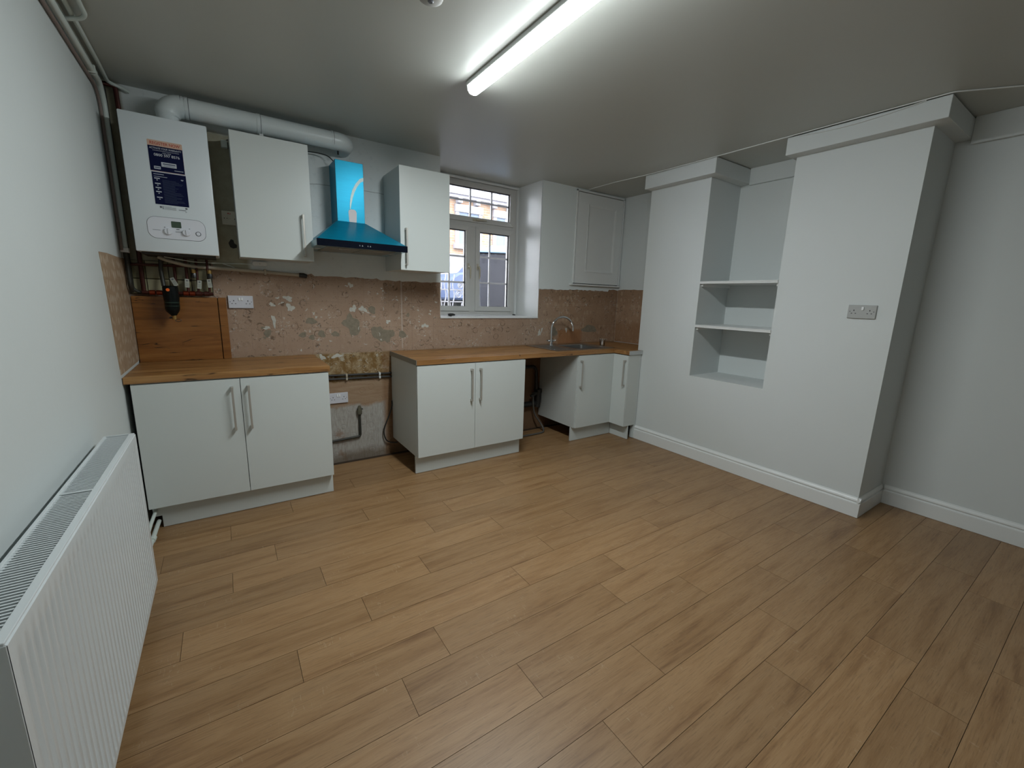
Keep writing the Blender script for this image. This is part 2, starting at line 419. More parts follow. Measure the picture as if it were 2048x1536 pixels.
# ---------------------------------------------------------------- mesh helpers
class MB:
    def __init__(s):
        s.bm = bmesh.new()
    def box(s, x0, y0, z0, x1, y1, z1):
        x0, x1 = sorted((x0, x1)); y0, y1 = sorted((y0, y1)); z0, z1 = sorted((z0, z1))
        v = [s.bm.verts.new(p) for p in ((x0, y0, z0), (x1, y0, z0), (x1, y1, z0), (x0, y1, z0), (x0, y0, z1), (x1, y0, z1), (x1, y1, z1), (x0, y1, z1))]
        for f in ((3, 2, 1, 0), (4, 5, 6, 7), (0, 1, 5, 4), (1, 2, 6, 5), (2, 3, 7, 6), (3, 0, 4, 7)):
            s.bm.faces.new([v[i] for i in f])
        return s
    def hexa(s, p):  # 8 points bottom 4 (ccw) top 4
        v = [s.bm.verts.new(q) for q in p]
        for f in ((3, 2, 1, 0), (4, 5, 6, 7), (0, 1, 5, 4), (1, 2, 6, 5), (2, 3, 7, 6), (3, 0, 4, 7)):
            s.bm.faces.new([v[i] for i in f])
        return s
    def prism(s, poly, vec):  # polygon of 3d points extruded by vec
        a = [s.bm.verts.new(p) for p in poly]
        b = [s.bm.verts.new(Vector(p) + Vector(vec)) for p in poly]
        n = len(poly)
        s.bm.faces.new(a[::-1]); s.bm.faces.new(b)
        for i in range(n):
            s.bm.faces.new((a[i], a[(i + 1) % n], b[(i + 1) % n], b[i]))
        return s
    def tube(s, pts, r, n=10, caps=True):
        pts = [Vector(p) for p in pts]
        rs = r if isinstance(r, (list, tuple)) else [r] * len(pts)
        rings = []
        t0 = (pts[1] - pts[0]).normalized()
        ref = Vector((0, 0, 1)) if abs(t0.z) < .9 else Vector((1, 0, 0))
        u = t0.cross(ref).normalized()
        for i, p in enumerate(pts):
            if i == 0: t = t0
            elif i == len(pts) - 1: t = (pts[i] - pts[i - 1]).normalized()
            else: t = ((pts[i + 1] - pts[i]).normalized() + (pts[i] - pts[i - 1]).normalized()).normalized()
            u = (u - t * u.dot(t)).normalized()
            w = t.cross(u)
            rings.append([s.bm.verts.new(p + rs[i] * (math.cos(a) * u + math.sin(a) * w)) for a in [2 * PI * k / n for k in range(n)]])
        for i in range(len(rings) - 1):
            for k in range(n):
                s.bm.faces.new((rings[i][k], rings[i][(k + 1) % n], rings[i + 1][(k + 1) % n], rings[i + 1][k]))
        if caps:
            s.bm.faces.new(rings[0][::-1]); s.bm.faces.new(rings[-1])
        return s
    def cyl(s, p0, p1, r, n=16):
        return s.tube([p0, p1], r, n)
    def build(s, name, mat, parent=None, bevel=0.0, smooth=True, local=False, seg=1):
        bm = s.bm
        bmesh.ops.recalc_face_normals(bm, faces=bm.faces)
        if bevel:
            es = [e for e in bm.edges if len(e.link_faces) == 2 and e.calc_face_angle(0) > .5]
            bmesh.ops.bevel(bm, geom=es, offset=bevel, segments=seg, affect='EDGES', profile=.5, clamp_overlap=True)
        if parent is not None and not local:
            o = root_loc(parent)
            bmesh.ops.translate(bm, verts=bm.verts, vec=-o)
        me = bpy.data.meshes.new(name)
        bm.to_mesh(me); bm.free()
        me.materials.append(M[mat] if isinstance(mat, str) else mat)
        if smooth:
            me.shade_smooth()
            me.set_sharp_from_angle(angle=.6)
        ob = bpy.data.objects.new(name, me)
        COL.objects.link(ob)
        if parent is not None:
            ob.parent = parent
        return ob

def root_loc(o):
    v = Vector((0, 0, 0))
    while o is not None:
        v += o.location
        o = o.parent
    return v

def thing(name, loc, label, cat, group=None, rz=0.0):
    o = bpy.data.objects.new(name, None)
    o.empty_display_size = .1
    o.location = loc
    o.rotation_euler = (0, 0, rz)
    COL.objects.link(o)
    o['label'] = label; o['category'] = cat
    if group: o['group'] = group
    return o

def tag(o, label, cat, group=None):
    o['label'] = label; o['category'] = cat
    if group: o['group'] = group
    return o

def struct(name, loc=(0, 0, 0), label=None):
    o = bpy.data.objects.new(name, None)
    o.location = loc
    COL.objects.link(o)
    o['kind'] = 'structure'
    if label: o['label'] = label; o['category'] = name.split('_')[0]
    return o

def box(name, mat, parent, a, b, bevel=0.0, **k):
    return MB().box(*a, *b).build(name, mat, parent, bevel, **k)

def arc(c, r, a0, a1, n, plane='xz'):
    out = []
    for i in range(n + 1):
        a = a0 + (a1 - a0) * i / n
        p = Vector(c)
        if plane == 'xz': p += Vector((r * math.cos(a), 0, r * math.sin(a)))
        elif plane == 'xy': p += Vector((r * math.cos(a), r * math.sin(a), 0))
        else: p += Vector((0, r * math.cos(a), r * math.sin(a)))
        out.append(p)
    return out

def smoothpath(pts, rad=.03, n=5):
    """polyline with rounded corners"""
    P = [Vector(p) for p in pts]
    out = [P[0]]
    for i in range(1, len(P) - 1):
        a, b, c = P[i - 1], P[i], P[i + 1]
        d1 = (a - b); d2 = (c - b)
        r = min(rad, d1.length * .49, d2.length * .49)
        s, e = b + d1.normalized() * r, b + d2.normalized() * r
        for k in range(n + 1):
            t = k / n
            out.append(s * (1 - t) ** 2 + b * 2 * t * (1 - t) + e * t ** 2)
    out.append(P[-1])
    return out

def catmull(pts, n=6):
    P = [Vector(p) for p in pts]
    P = [P[0] * 2 - P[1]] + P + [P[-1] * 2 - P[-2]]
    out = []
    for i in range(1, len(P) - 2):
        for k in range(n):
            t = k / n
            out.append(.5 * ((2 * P[i]) + (-P[i - 1] + P[i + 1]) * t + (2 * P[i - 1] - 5 * P[i] + 4 * P[i + 1] - P[i + 2]) * t * t + (-P[i - 1] + 3 * P[i] - 3 * P[i + 1] + P[i + 2]) * t ** 3))
    out.append(P[-2])
    return out

H = 2.538
XR = 4.372       # right wall plane
XB = 3.922       # chimney breast face
YB1, YB2 = -.744, -2.692
YF = -5.4        # wall behind the camera
WX1, WX2, WZ = 2.100, 3.193, 1.205

# ---------------------------------------------------------------- floor
floor = struct('floor')
MB().box(-.1, YF - .1, -.12, XR + .1, .02, -.004).build('subfloor', 'seam', floor)
phase = {-9: .2, -8: .83, -7: .5, -6: .15, -5: .74, -4: .404, -3: .108, -2: .604, -1: .405, 0: .78, 1: .23, 2: .90, 3: .608, 4: .095, 5: .912, 6: .293, 7: .745, 8: .41, 9: .126, 10: .64, 11: .451, 12: .85, 13: .31}
PL, PW, GAP = 1.015, .171, .0016
full = None
def plank_mesh(l):
    b = MB().box(0, 0, -.006, l, PW - GAP, 0)
    me = b.build('plank', 'plank', floor, smooth=False)
    return me
for k in range(-9, 24):
    y1 = -1.42 - PW * k
    y0 = y1 - PW
    if y1 > .02 or y0 < YF: continue
    ph = phase.get(k, R.random())
    x = ph - PL
    while x < XR:
        a, e = max(x, 0), min(x + PL, XR)
        if e - a > .02:
            if abs(e - a - PL) < 1e-6:
                if full is None:
                    full = plank_mesh(PL - GAP); o = full
                else:
                    o = full.copy(); COL.objects.link(o)
            else:
                o = plank_mesh(e - a - GAP)
            o.location = (a, y0, 0)
        x += PL

# ---------------------------------------------------------------- ceiling
ceil = struct('ceiling')
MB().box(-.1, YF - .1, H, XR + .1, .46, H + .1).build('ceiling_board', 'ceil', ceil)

# ---------------------------------------------------------------- back wall
def jag(x0, x1, z, amp, step=.03):
    pts = []
    x = x0
    while x < x1:
        pts.append((x, z + R.uniform(-amp, amp)))
        x += step * R.uniform(.5, 1.5)
    pts.append((x1, z + R.uniform(-amp, amp)))
    return pts

wb = struct('wall_back')
b = MB()
b.box(-.1, 0, -.1, WX1 - .004, .45, H).box(WX2 + .004, 0, -.1, XR + .1, .45, H).box(WX1 - .004, 0, -.1, WX2 + .004, .45, WZ - .012)
b.build('bare_plaster', 'plaster', wb)
# upper painted coat with a torn lower edge
low = [(0, 1.56)] + jag(.02, .44, 1.556, .004) + jag(.46, 1.05, 1.520, .006) + jag(1.07, 1.55, 1.512, .005) + jag(1.57, WX1, 1.503, .005)
MB().prism([(x, 0, z) for x, z in low] + [(WX1, 0, H), (0, 0, H)], (0, -.007, 0)).build('painted_plaster', 'upper', wb, smooth=False)
low = jag(WX2, 3.6, 1.492, .004) + jag(3.62, 4.2, 1.500, .005) + jag(4.22, XR, 1.517, .006)
MB().prism([(x, 0, z) for x, z in low] + [(XR, 0, H), (WX2, 0, H)], (0, -.007, 0)).build('painted_plaster', simple('back_wall_paint', (.70, .75, .745), .6, var=.02, vs=2.5, bmp=.2, bs_=35), wb, smooth=False)
# reveal linings and sill
b = MB()
b.box(WX1 - .004, -.005, WZ, WX1, .42, H).box(WX2, -.005, WZ, WX2 + .004, .42, H)
b.build('window_reveal', M['trimw'], wb)
sill = [(WX1 - .003, -.010)] + [(x, -.010 + R.uniform(-.002, .002)) for x in [WX1 + i * .06 for i in range(1, 18)]] + [(WX2 + .003, -.010), (WX2 + .003, .44), (WX1 - .003, .44)]
MB().prism([(x, y, WZ - .012) for x, y in sill], (0, 0, .012)).build('window_sill', M['trimw'], wb, smooth=False)

# spalled patches of grey render and white adhesive flakes on the stripped band
def blob(cx, cz, rx, rz, seed, n=18, rough=.22):
    r = random.Random(seed)
    ph = [r.uniform(0, 6.28) for _ in range(4)]
    pts = []
    for i in range(n):
        a = 2 * PI * i / n
        k = 1 + rough * (math.sin(2 * a + ph[0]) * .5 + math.sin(3 * a + ph[1]) * .5 + math.sin(5 * a + ph[2]) * .35) + r.uniform(-.06, .06)
        pts.append((cx + rx * k * math.cos(a), cz + rz * k * math.sin(a)))
    return pts
def patch(poly, mat, name, th=.0015, y=0.0):
    MB().prism([(x, y, z) for x, z in poly], (0, -th, 0)).build(name, mat, wb, smooth=False)
patch([(1.245, 1.155), (1.262, 1.178), (1.285, 1.185), (1.292, 1.215), (1.312, 1.24), (1.325, 1.222), (1.338, 1.195), (1.37, 1.188), (1.388, 1.165), (1.383, 1.135), (1.392, 1.10), (1.372, 1.062), (1.345, 1.052), (1.325, 1.062), (1.322, 1.04), (1.308, 1.075), (1.303, 1.11), (1.285, 1.125), (1.262, 1.135)], 'cement', 'render_patch')
patch([(1.478, 1.112), (1.50, 1.125), (1.53, 1.120), (1.555, 1.128), (1.58, 1.10), (1.615, 1.095), (1.66, 1.095), (1.675, 1.07), (1.672, 1.045), (1.64, 1.03), (1.63, .995), (1.605, .988), (1.59, 1.005), (1.555, .995), (1.53, 1.02), (1.495, 1.035), (1.48, 1.07)], 'cement', 'render_patch')
for i, (x, z, rx, rz) in enumerate([(1.742, 1.055, .033, .030), (1.198, 1.07, .030, .020), (1.097, 1.072, .026, .028), (1.026, 1.048, .018, .022), (.963, 1.068, .024, .022), (.730, 1.085, .024, .026), (1.027, 1.172, .036, .026), (1.491, 1.262, .028, .032), (1.795, 1.22, .012, .02)]):
    patch(blob(x, z, rx, rz, 10 + i), 'cement', 'render_patch')
for i, (x, z, rx, rz) in enumerate([(.881, 1.339, .026, .020), (.89, 1.272, .022, .030), (.777, 1.175, .014, .038), (1.341, 1.268, .024, .026), (1.417, 1.267, .028, .022), (1.949, 1.128, .028, .018), (.73, 1.125, .022, .010), (.778, 1.29, .012, .014), (1.33, 1.452, .020, .016), (1.20, .895, .035, .016), (1.09, .89, .02, .02), (3.23, 1.04, .014, .035), (3.26, 1.07, .010, .022), (3.60, 1.065, .014, .02), (1.62, 1.165, .02, .013)]):
    patch(blob(x, z, rx, rz, 40 + i, rough=.5), 'flake', 'adhesive_flake', .0022)
for i, (x, z, rx, rz) in enumerate([(3.95, 1.07, .10, .045), (3.42, 1.05, .05, .05)]):
    patch(blob(x, z, rx, rz, 80 + i, rough=.3), 'cement', 'render_patch', .001)
q = random.Random(21)
for i in range(34):
    x, z = q.uniform(.60, 2.06), q.uniform(.95, 1.47)
    if x < .68 and z > 1.24: continue
    patch(blob(x, z, q.uniform(.004, .012), q.uniform(.003, .010), 200 + i, 12, .6), q.choice(['flake', 'flake', 'cement']), 'adhesive_flake', .0018)
for i in range(12):
    a0 = q.uniform(0, 6.28)
    x, z, ro = q.uniform(.75, 2.0), q.uniform(.97, 1.45), q.uniform(.016, .026)
    P = [(x + ro * math.cos(a0 + k * .3), z + ro * math.sin(a0 + k * .3)) for k in range(7)] + [(x + (ro - .005 * math.sin(k * PI / 6)) * math.cos(a0 + k * .3), z + (ro - .005 * math.sin(k * PI / 6)) * math.sin(a0 + k * .3)) for k in range(5, 0, -1)]
    patch(P, 'flake', 'adhesive_flake', .002)
patch([(1.735, .935), (1.735, 1.50), (1.747, 1.50), (1.747, .935)], simple('pale_filler_stripe', (.42, .34, .28), .85, var=.2, vs=30), 'filled_chase', .0008)

# old wall tiles left behind the pipework, and their grout bed
MB().box(0.0, -.004, 1.345, .432, 0, 1.556).build('grout_bed', 'grout', wb)
xs = [0.012, .092, .205, .318, .428]
k = 0
for zz0, zz1 in ((1.350, 1.440), (1.445, 1.552)):
    for i in range(4):
        t = MB().box(xs[i] + .002, -.012, zz0, xs[i + 1] - .002, -.004, zz1).build('tile', 'oldtile2' if k in (0, 1) else 'oldtile', wb, .001)
        k += 1

# ---------------------------------------------------------------- left wall
wl = struct('wall_left')
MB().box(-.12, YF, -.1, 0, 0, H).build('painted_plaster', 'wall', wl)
poly = [(-.681, 1.551), (-.50, 1.556), (-.276, 1.553), (-.05, 1.556), (-.03, 1.34), (-.02, .935), (-.10, .93), (-.614, .93), (-.628, 1.05), (-.640, 1.2), (-.655, 1.38)]
MB().prism([(0, y, z) for y, z in poly], (.003, 0, 0)).build('bare_plaster_strip', 'sidestrip', wl, smooth=False)

# ---------------------------------------------------------------- wall behind the camera
wf = struct('wall_front')
MB().box(-.12, YF - .12, -.1, XR + .12, YF, H).build('painted_plaster', 'wallR', wf)

# ---------------------------------------------------------------- right wall, chimney breast with niche
wr = struct('wall_right')
MB().box(XR, YF, -.1, XR + .12, .0, H).build('painted_plaster', 'wallR', wr)
NY1, NY2, NZ = -1.345, -1.982, .752
b = MB()
b.box(XB, NY1, 0, XR, YB1, H).box(XB, YB2, 0, XR, NY2, H).box(XB, NY2, 0, XR, NY1, NZ)
b.build('chimney_breast', 'wallR', wr, smooth=False)
MB().prism([(XR, y, z) for y, z in ([(-.005, .92), (YB1, .92)] + [(YB1 + i * .05, 1.520 + R.uniform(-.006, .006)) for i in range(0, 14)] + [(-.005, 1.518)])], (-.004, 0, 0)).build('bare_plaster_strip', 'plaster', wr, smooth=False)
# box beams under the ceiling
XC, ZC = 3.8285, 2.4155
t1 = struct('trim_1')
MB().box(XC, -1.430, ZC, XR, -.7365, H - .005).build('beam_casing', 'wallR', t1, .002)
t2 = struct('trim_2')
MB().box(XC, -2.766, ZC, XR, -1.947, H - .010).build('beam_casing', 'wallR', t2, .002)
t3 = struct('trim_3')
MB().box(XR - .03, -1.947, 2.405, XR, -1.430, H).build('band_board', 'wallR', t3, .002)
t4 = struct('trim_4')
MB().box(XR - .03, YF, 2.385, XR, -2.766, H).build('band_board', 'wallR', t4, .002)
# dark cracks where the casings meet the ceiling are real gaps of 4 mm

# niche shelves
def shelf(z0, z1, label):
    t = thing('alcove_shelf', (XB, NY1, z0), label, 'shelf')
    MB().box(XB + .004, NY2 + .001, z0 + .004, XR - .001, NY1 - .001, z1).build('board', 'trimw', t, .001)
    MB().box(XB - .004, NY2 + .001, z0, XB + .004, NY1 - .001, z1 - .004).box(XB - .007, NY2 + .001, z1 - .008, XB + .004, NY1 - .001, z1 - .001).build('front_lipping', 'trimw', t, .0008)
    MB().box(XB + .02, NY1 - .020, z0 - .022, XR - .002, NY1 - .001, z0 + .0035).build('bearer', 'trimw', t, .001)
    MB().box(XB + .02, NY2 + .001, z0 - .022, XR - .002, NY2 + .020, z0 + .0035).build('bearer', 'trimw', t, .001)
shelf(1.557, 1.578, 'upper thin white painted shelf in the chimney breast niche')
shelf(1.185, 1.207, 'lower thin white painted shelf in the chimney breast niche')

# skirting boards
def skirt(name, p0, p1, nrm, z0=0.002):
    """profile swept from p0 to p1, nrm points into the room"""
    p0, p1, n = Vector(p0), Vector(p1), Vector(nrm)
    prof = [(0, z0), (.018, z0), (.018, .094), (.0165, .099), (.010, .101), (.0085, .105), (.0135, .110), (.0150, .116), (.012, .124), (.006, .132), (.004, .138), (0, .138)]
    o = struct(name)
    MB().prism([p0 + n * a + Vector((0, 0, zz)) for a, zz in prof], p1 - p0).build('board', 'trimw', o, smooth=False)
skirt('baseboard_right', (XB, YB2 - .018, 0), (XB, YB1 - .045, 0), (-1, 0, 0))
skirt('baseboard_return', (XB - .0175, YB2, 0), (XR, YB2, 0), (0, -1, 0))
skirt('baseboard_far_right', (XR, YF, 0), (XR, YB2 - .018, 0), (-1, 0, 0))
skirt('baseboard_left', (0, YF, 0), (0, -.70, 0), (1, 0, 0))

# ---------------------------------------------------------------- window
win = struct('window_1', (2.637, .40, WZ))
FX1, FX2, FZ1, FZ2, FY = 2.112, 3.163, WZ + .002, 2.512, .405
b = MB()
fr = .05
b.box(FX1, FY, FZ1, FX1 + fr, FY + .06, FZ2).box(FX2 - fr, FY, FZ1, FX2, FY + .06, FZ2)
b.box(FX1 + fr, FY, FZ1, FX2 - fr, FY + .06, FZ1 + .045).box(FX1 + fr, FY, FZ2 - .03, FX2 - fr, FY + .06, FZ2)
b.box(FX1 + fr, FY, 2.082, FX2 - fr, FY + .06, 2.155).box(2.600, FY, FZ1 + .045, 2.674, FY + .06, 2.082)
b.build('outer_frame', 'upvc', win, .003)
b = MB()
b.box(WX1, .40, FZ1, FX1, .46, H).box(FX2, .40, FZ1, WX2, .46, H).box(FX1, .40, FZ2, FX2, .46, H)
b.build('frame_packer', 'trimw', win)
MB().box(FX1, .380, FZ2 - .004, FX2 + .01, .404, FZ2 + .014).box(FX2 + .001, .385, FZ1, FX2 + .012, .404, FZ2 - .005).build('cover_bead', 'trimw', win, .002)
def sash(x0, x1, z0, z1, vb, hb):
    w = .048
    y0, y1 = FY - .016, FY + .05
    s = MB()
    # mitred frame from four trapezia
    for (a, bq, c, d) in (((x0, z0), (x1, z0), (x1 - w, z0 + w), (x0 + w, z0 + w)), ((x1, z0), (x1, z1), (x1 - w, z1 - w), (x1 - w, z0 + w)),
                          ((x1, z1), (x0, z1), (x0 + w, z1 - w), (x1 - w, z1 - w)), ((x0, z1), (x0, z0), (x0 + w, z0 + w), (x0 + w, z1 - w))):
        s.prism([(p[0], y0, p[1]) for p in (a, bq, c, d)], (0, y1 - y0, 0))
    so = s.build('sash', 'upvc', win, .0015)
    g = MB()
    gx0, gx1, gz0, gz1 = x0 + w, x1 - w, z0 + w, z1 - w
    q = .005
    ya, yb = FY + .004, FY + .020
    g.box(gx0, ya, gz0, gx0 + q, yb, gz1).box(gx1 - q * 1.3, ya, gz0, gx1, yb, gz1).box(gx0, ya, gz0, gx1, yb, gz0 + q * .3).box(gx0, ya, gz1 - q * 1.6, gx1, yb, gz1)
    g.build('gasket', 'gasket', so)
    g = MB()
    for x in vb: g.box(x - .009, FY + .026, gz0, x + .009, FY + .034, gz1)
    for z in hb: g.box(gx0, FY + .0255, z - .009, gx1, FY + .0345, z + .009)
    g.build('glazing_bars', 'upvcbar', so)
    MB().box(gx0, FY + .021, gz0, gx1, FY + .025, gz1).build('pane', 'glass', so)
    return so
sash(2.152, FX2 - fr + .012, 2.128, 2.500, [2.378, 2.624, 2.872], [2.332])
sash(2.152, 2.606, 1.247, 2.090, [2.389], [1.535, 1.792])
sash(2.670, FX2 - fr + .012, 1.247, 2.090, [2.858], [1.540, 1.800])
M['cream'] = simple('cream_handle', (.50, .46, .36), .4)
for x, dx in ((2.582, .010), (2.690, .010)):
    h = MB()
    h.box(x - .009, FY - .026, 1.665, x + .009, FY - .016, 1.725)
    h.tube([(x, FY - .03, 1.695), (x + .004, FY - .048, 1.690), (x + dx, FY - .052, 1.67), (x + dx + .004, FY - .044, 1.60), (x + dx + .004, FY - .040, 1.575)], [.008, .009, .008, .007, .005], 8)
    h.build('casement_handle', 'cream', win, 0)
h = MB()
h.box(2.63, FY - .026, 2.140, 2.70, FY - .016, 2.160)
h.tube([(2.665, FY - .03, 2.150), (2.665, FY - .046, 2.150), (2.69, FY - .050, 2.150), (2.775, FY - .044, 2.152)], [.008, .008, .007, .005], 8)
h.build('vent_handle', 'cream', win)

# ---------------------------------------------------------------- ceiling batten light
LX0, LX1, LY0, LY1 = 1.690, 1.760, -2.76, -1.262
lt = thing('ceiling_batten_light', (1.725, -2.0, H), 'long slim white LED batten lit up on the ceiling', 'light')
MB().box(LX0 - .004, LY0, H - .022, LX1 + .004, LY1, H).build('base_tray', 'white', lt, .002)
prof = [(LX0, H - .022), (LX0 + .002, H - .042), (LX0 + .012, H - .055), (LX0 + .024, H - .060), (LX1 - .024, H - .060), (LX1 - .012, H - .055), (LX1 - .002, H - .042), (LX1, H - .022)]
MB().prism([(x, LY0 + .012, z) for x, z in prof], (0, LY1 - LY0 - .024, 0)).build('diffuser', 'tube', lt, smooth=False)
for ya, yb in ((LY1 - .012, LY1), (LY0, LY0 + .012)):
    MB().prism([(x, ya, z) for x, z in prof], (0, yb - ya, 0)).build('end_cap', 'white', lt, .001)

sd = thing('smoke_detector', (1.252, -1.800, H), 'round pale smoke detector on ceiling near the batten light', 'detector')
MB().tube([(1.252, -1.80, H), (1.252, -1.80, H - .010), (1.252, -1.80, H - .026), (1.252, -1.80, H - .034)], [.052, .052, .046, .030], 28).build('body', simple('detector_grey', (.42, .42, .40), .5), sd)
MB().tube([(1.252, -1.80, H - .034), (1.252, -1.80, H - .038)], [.012, .008], 16).build('sensor', 'boilergrey', sd)

# ---------------------------------------------------------------- handles and cabinets
def handle(parent, axis, x, y, z0, z1, mat='steel'):
    """flat bow handle; axis 'y': stands out towards -y from the plane y; axis 'x': towards -x from plane x"""
    w, d = .006, .034
    m = MB()
    if axis == 'y':
        m.box(x - w, y - d, z0, x + w, y - d + .007, z1)
        for za, zb in ((z0, z0 + .016), (z1 - .016, z1)):
            m.box(x - w - .001, y - d + .005, za, x + w + .001, y, zb)
    else:
        m.box(x - d, y - w, z0, x - d + .007, y + w, z1)
        for za, zb in ((z0, z0 + .016), (z1 - .016, z1)):
            m.box(x - d + .005, y - w - .001, za, x, y + w + .001, zb)
    return m.build('handle', mat, parent, .001)

YD, ZT, ZB = -.606, .870, .147
YP = -.549
def base_cab(x0, x1, label, doors, yback=-.012):
    t = thing('base_cabinet', ((x0 + x1) / 2, -.3, 0), label, 'cabinet')
    c = MB()
    yc = YD + .019
    c.box(x0, yback, ZB, x0 + .018, yc, ZT + .005).box(x1 - .018, yback, ZB, x1, yc, ZT + .005)
    c.box(x0 + .018, yback, ZB, x1 - .018, yc, ZB + .018).box(x0 + .018, yback, ZB + .018, x1 - .018, yback - .008, ZT)
    c.box(x0 + .018, yc, ZT - .03, x1 - .018, yc + .1, ZT + .005)
    c.build('carcass', 'cabside', t)
    for (a, e, hx) in doors:
        d = MB().box(a + .0015, YD, ZB + .001, e - .0015, YD + .018, ZT - .001).build('door', 'cab', t, .0012)
        handle(d, 'y', hx, YD, .560, .826)
    return t
t = base_cab(.027, 1.021, 'white two-door base cabinet below the boiler, nearest the radiator', [(.027, .523, .480), (.523, 1.021, .563)])
MB().box(.075, YP, .002, 1.021, YP + .016, ZB - .002).box(.035, YP, .075, .076, YP + .016, ZB - .002).build('plinth', 'cab', t, .001)
for x in (.12, .95):
    MB().cyl((x, -.49, .002), (x, -.49, ZB), .018).build('leg', 'black', t)
XM = 1.634
t = base_cab(XM, 2.628, 'white two-door base cabinet in the middle, left of the window', [(XM, 2.131, 2.091), (2.131, 2.628, 2.172)])
MB().box(XM, YP, .002, 2.628, YP + .016, ZB - .002).build('plinth', 'cab', t, .001)
for x in (XM + .10, 2.55):
    MB().cyl((x, -.49, .002), (x, -.49, ZB), .018).build('leg', 'black', t)
XS1, XS2 = 3.250, 3.751
t = base_cab(XS1, XS2 + .004, 'white single-door base cabinet under the sink', [(XS1 + .004, XS2 - .012, 3.282)])
MB().box(XS1, YP, .002, 3.806, YP + .016, ZB - .002).build('plinth', 'cab', t, .001)
MB().cyl((XS1 + .1, -.47, .002), (XS1 + .1, -.47, ZB), .018).build('leg', 'black', t)
# narrow corner cabinet turning along the chimney breast
t = thing('corner_cabinet', (3.85, -.70, 0), 'narrow white corner cabinet beside the chimney breast, door facing left', 'cabinet')
XL = 3.727
d = MB().box(XL, -.798, ZB + .001, XL + .018, -.608, ZT - .001).build('door', 'cab', t, .0012)
handle(d, 'x', XL, -.770, .562, .824)
MB().box(XL + .019, -.798, ZB, XB - .03, -.780, ZT + .005).box(XL + .03, -.779, ZB, XB - .03, -.600, ZB + .018).build('carcass', 'cabside', t, .001)
MB().box(XB - .029, -.796, .004, XB - .006, -.748, ZT + .005).build('filler_panel', 'cab', t, .001)
MB().box(3.806, -.790, .002, 3.822, YP - .001, ZB - .002).build('plinth', 'cab', t, .001)

# ---------------------------------------------------------------- worktops
ZW0, ZW1, YW = .877, .915, -.5986
t = MB().box(.003, YW - .012, ZW0, 1.030, -.002, ZW1).build('worktop', 'worktop', None, .002)
tag(t, 'short brown oak-look worktop on left cabinet below the boiler', 'worktop')
t = thing('worktop', (2.9, -.3, ZW0), 'long L-shaped oak-look worktop holding the sink', 'worktop')
# with a cut-out for the bowl, built from slabs around it
BX0, BX1, BY0, BY1 = 3.345, 3.700, -.500, -.150
XW1 = XR - .004
b = MB()
ly = -.803
outer = [(1.632, YW - .012), (3.727, YW - .012), (3.727, ly), (XB - .004, ly), (XB - .004, YB1 + .004), (XW1, YB1 + .004), (XW1, -.002), (1.632, -.002)]
hole = [(BX0, BY0), (BX1, BY0), (BX1, BY1), (BX0, BY1)]
bm = b.bm
def ringfaces(z, flip):
    o = [bm.verts.new((x, y, z)) for x, y in outer]
    h = [bm.verts.new((x, y, z)) for x, y in hole]
    return o, h
ot, ht = ringfaces(ZW1, 0)
ob_, hb_ = ringfaces(ZW0, 1)
for (o, h) in ((ot, ht), (ob_, hb_)):
    bm.faces.new([o[0], h[0], h[3], o[7]])
    bm.faces.new([o[0], o[1], h[1], h[0]])
    bm.faces.new([h[3], h[2], o[6], o[7]])
    bm.faces.new([h[2], h[1], o[1], o[2], o[3], o[4], o[5], o[6]])
for o, p in ((ot, ob_), (ht, hb_)):
    for i in range(len(o)):
        bm.faces.new((o[i], o[(i + 1) % len(o)], p[(i + 1) % len(o)], p[i]))
b.build('slab', 'worktop', t, .0015, smooth=False)
MB().box(1.628, YW - .012, ZW0, 1.6315, -.002, ZW1 + .001).build('end_edging', 'edge', t)
t['note'] = ''
del t['note']
MB().box(3.729, ly - .006, ZW0, XB - .004, ly - .0005, ZW1 + .001).build('end_edging', 'edgel', t)

# oak upstand board under the boiler
t = thing('upstand_board', (.25, 0, ZW1), 'large dark brown oak-look splashboard leaning on wall behind left worktop', 'board')
MB().box(.006, -.030, ZW1 + .001, .447, -.001, 1.333).build('panel', 'board', t, .001)
MB().box(.452, -.032, ZW1 + .001, .497, -.001, 1.334).build('end_strip', 'board', t, .001)

# ---------------------------------------------------------------- sink and tap
t = thing('sink', (3.45, -.33, ZW1), 'inset stainless steel sink with drainer set in the worktop below the window', 'sink')
SX0, SX1, SY0, SY1 = 3.02, 3.80, -.545, -.055
b = MB(); bm = b.bm
z1 = ZW1 + .005
outer2 = [(SX0, SY0), (SX1, SY0), (SX1, SY1), (SX0, SY1)]
o = [bm.verts.new((x, y, z1)) for x, y in outer2]
o2 = [bm.verts.new((x, y, ZW1 + .0005)) for x, y in outer2]
def rr(x0, y0, x1, y1, z, r=.03, n=4):
    out = []
    for cx, cy, a in ((x1 - r, y1 - r, 0), (x0 + r, y1 - r, PI / 2), (x0 + r, y0 + r, PI), (x1 - r, y0 + r, 3 * PI / 2)):
        for k in range(n + 1):
            aa = a + PI / 2 * k / n
            out.append(bm.verts.new((cx + r * math.cos(aa), cy + r * math.sin(aa), z)))
    return out
i1 = rr(BX0 + .004, BY0 + .004, BX1 - .004, BY1 - .004, z1)
i2 = rr(BX0 + .010, BY0 + .010, BX1 - .010, BY1 - .010, z1 - .006)
i3 = rr(BX0 + .016, BY0 + .016, BX1 - .016, BY1 - .016, z1 - .12)
i4 = rr(BX0 + .05, BY0 + .05, BX1 - .05, BY1 - .05, z1 - .14)
n4 = 5
corner_of = [2, 3, 0, 1]
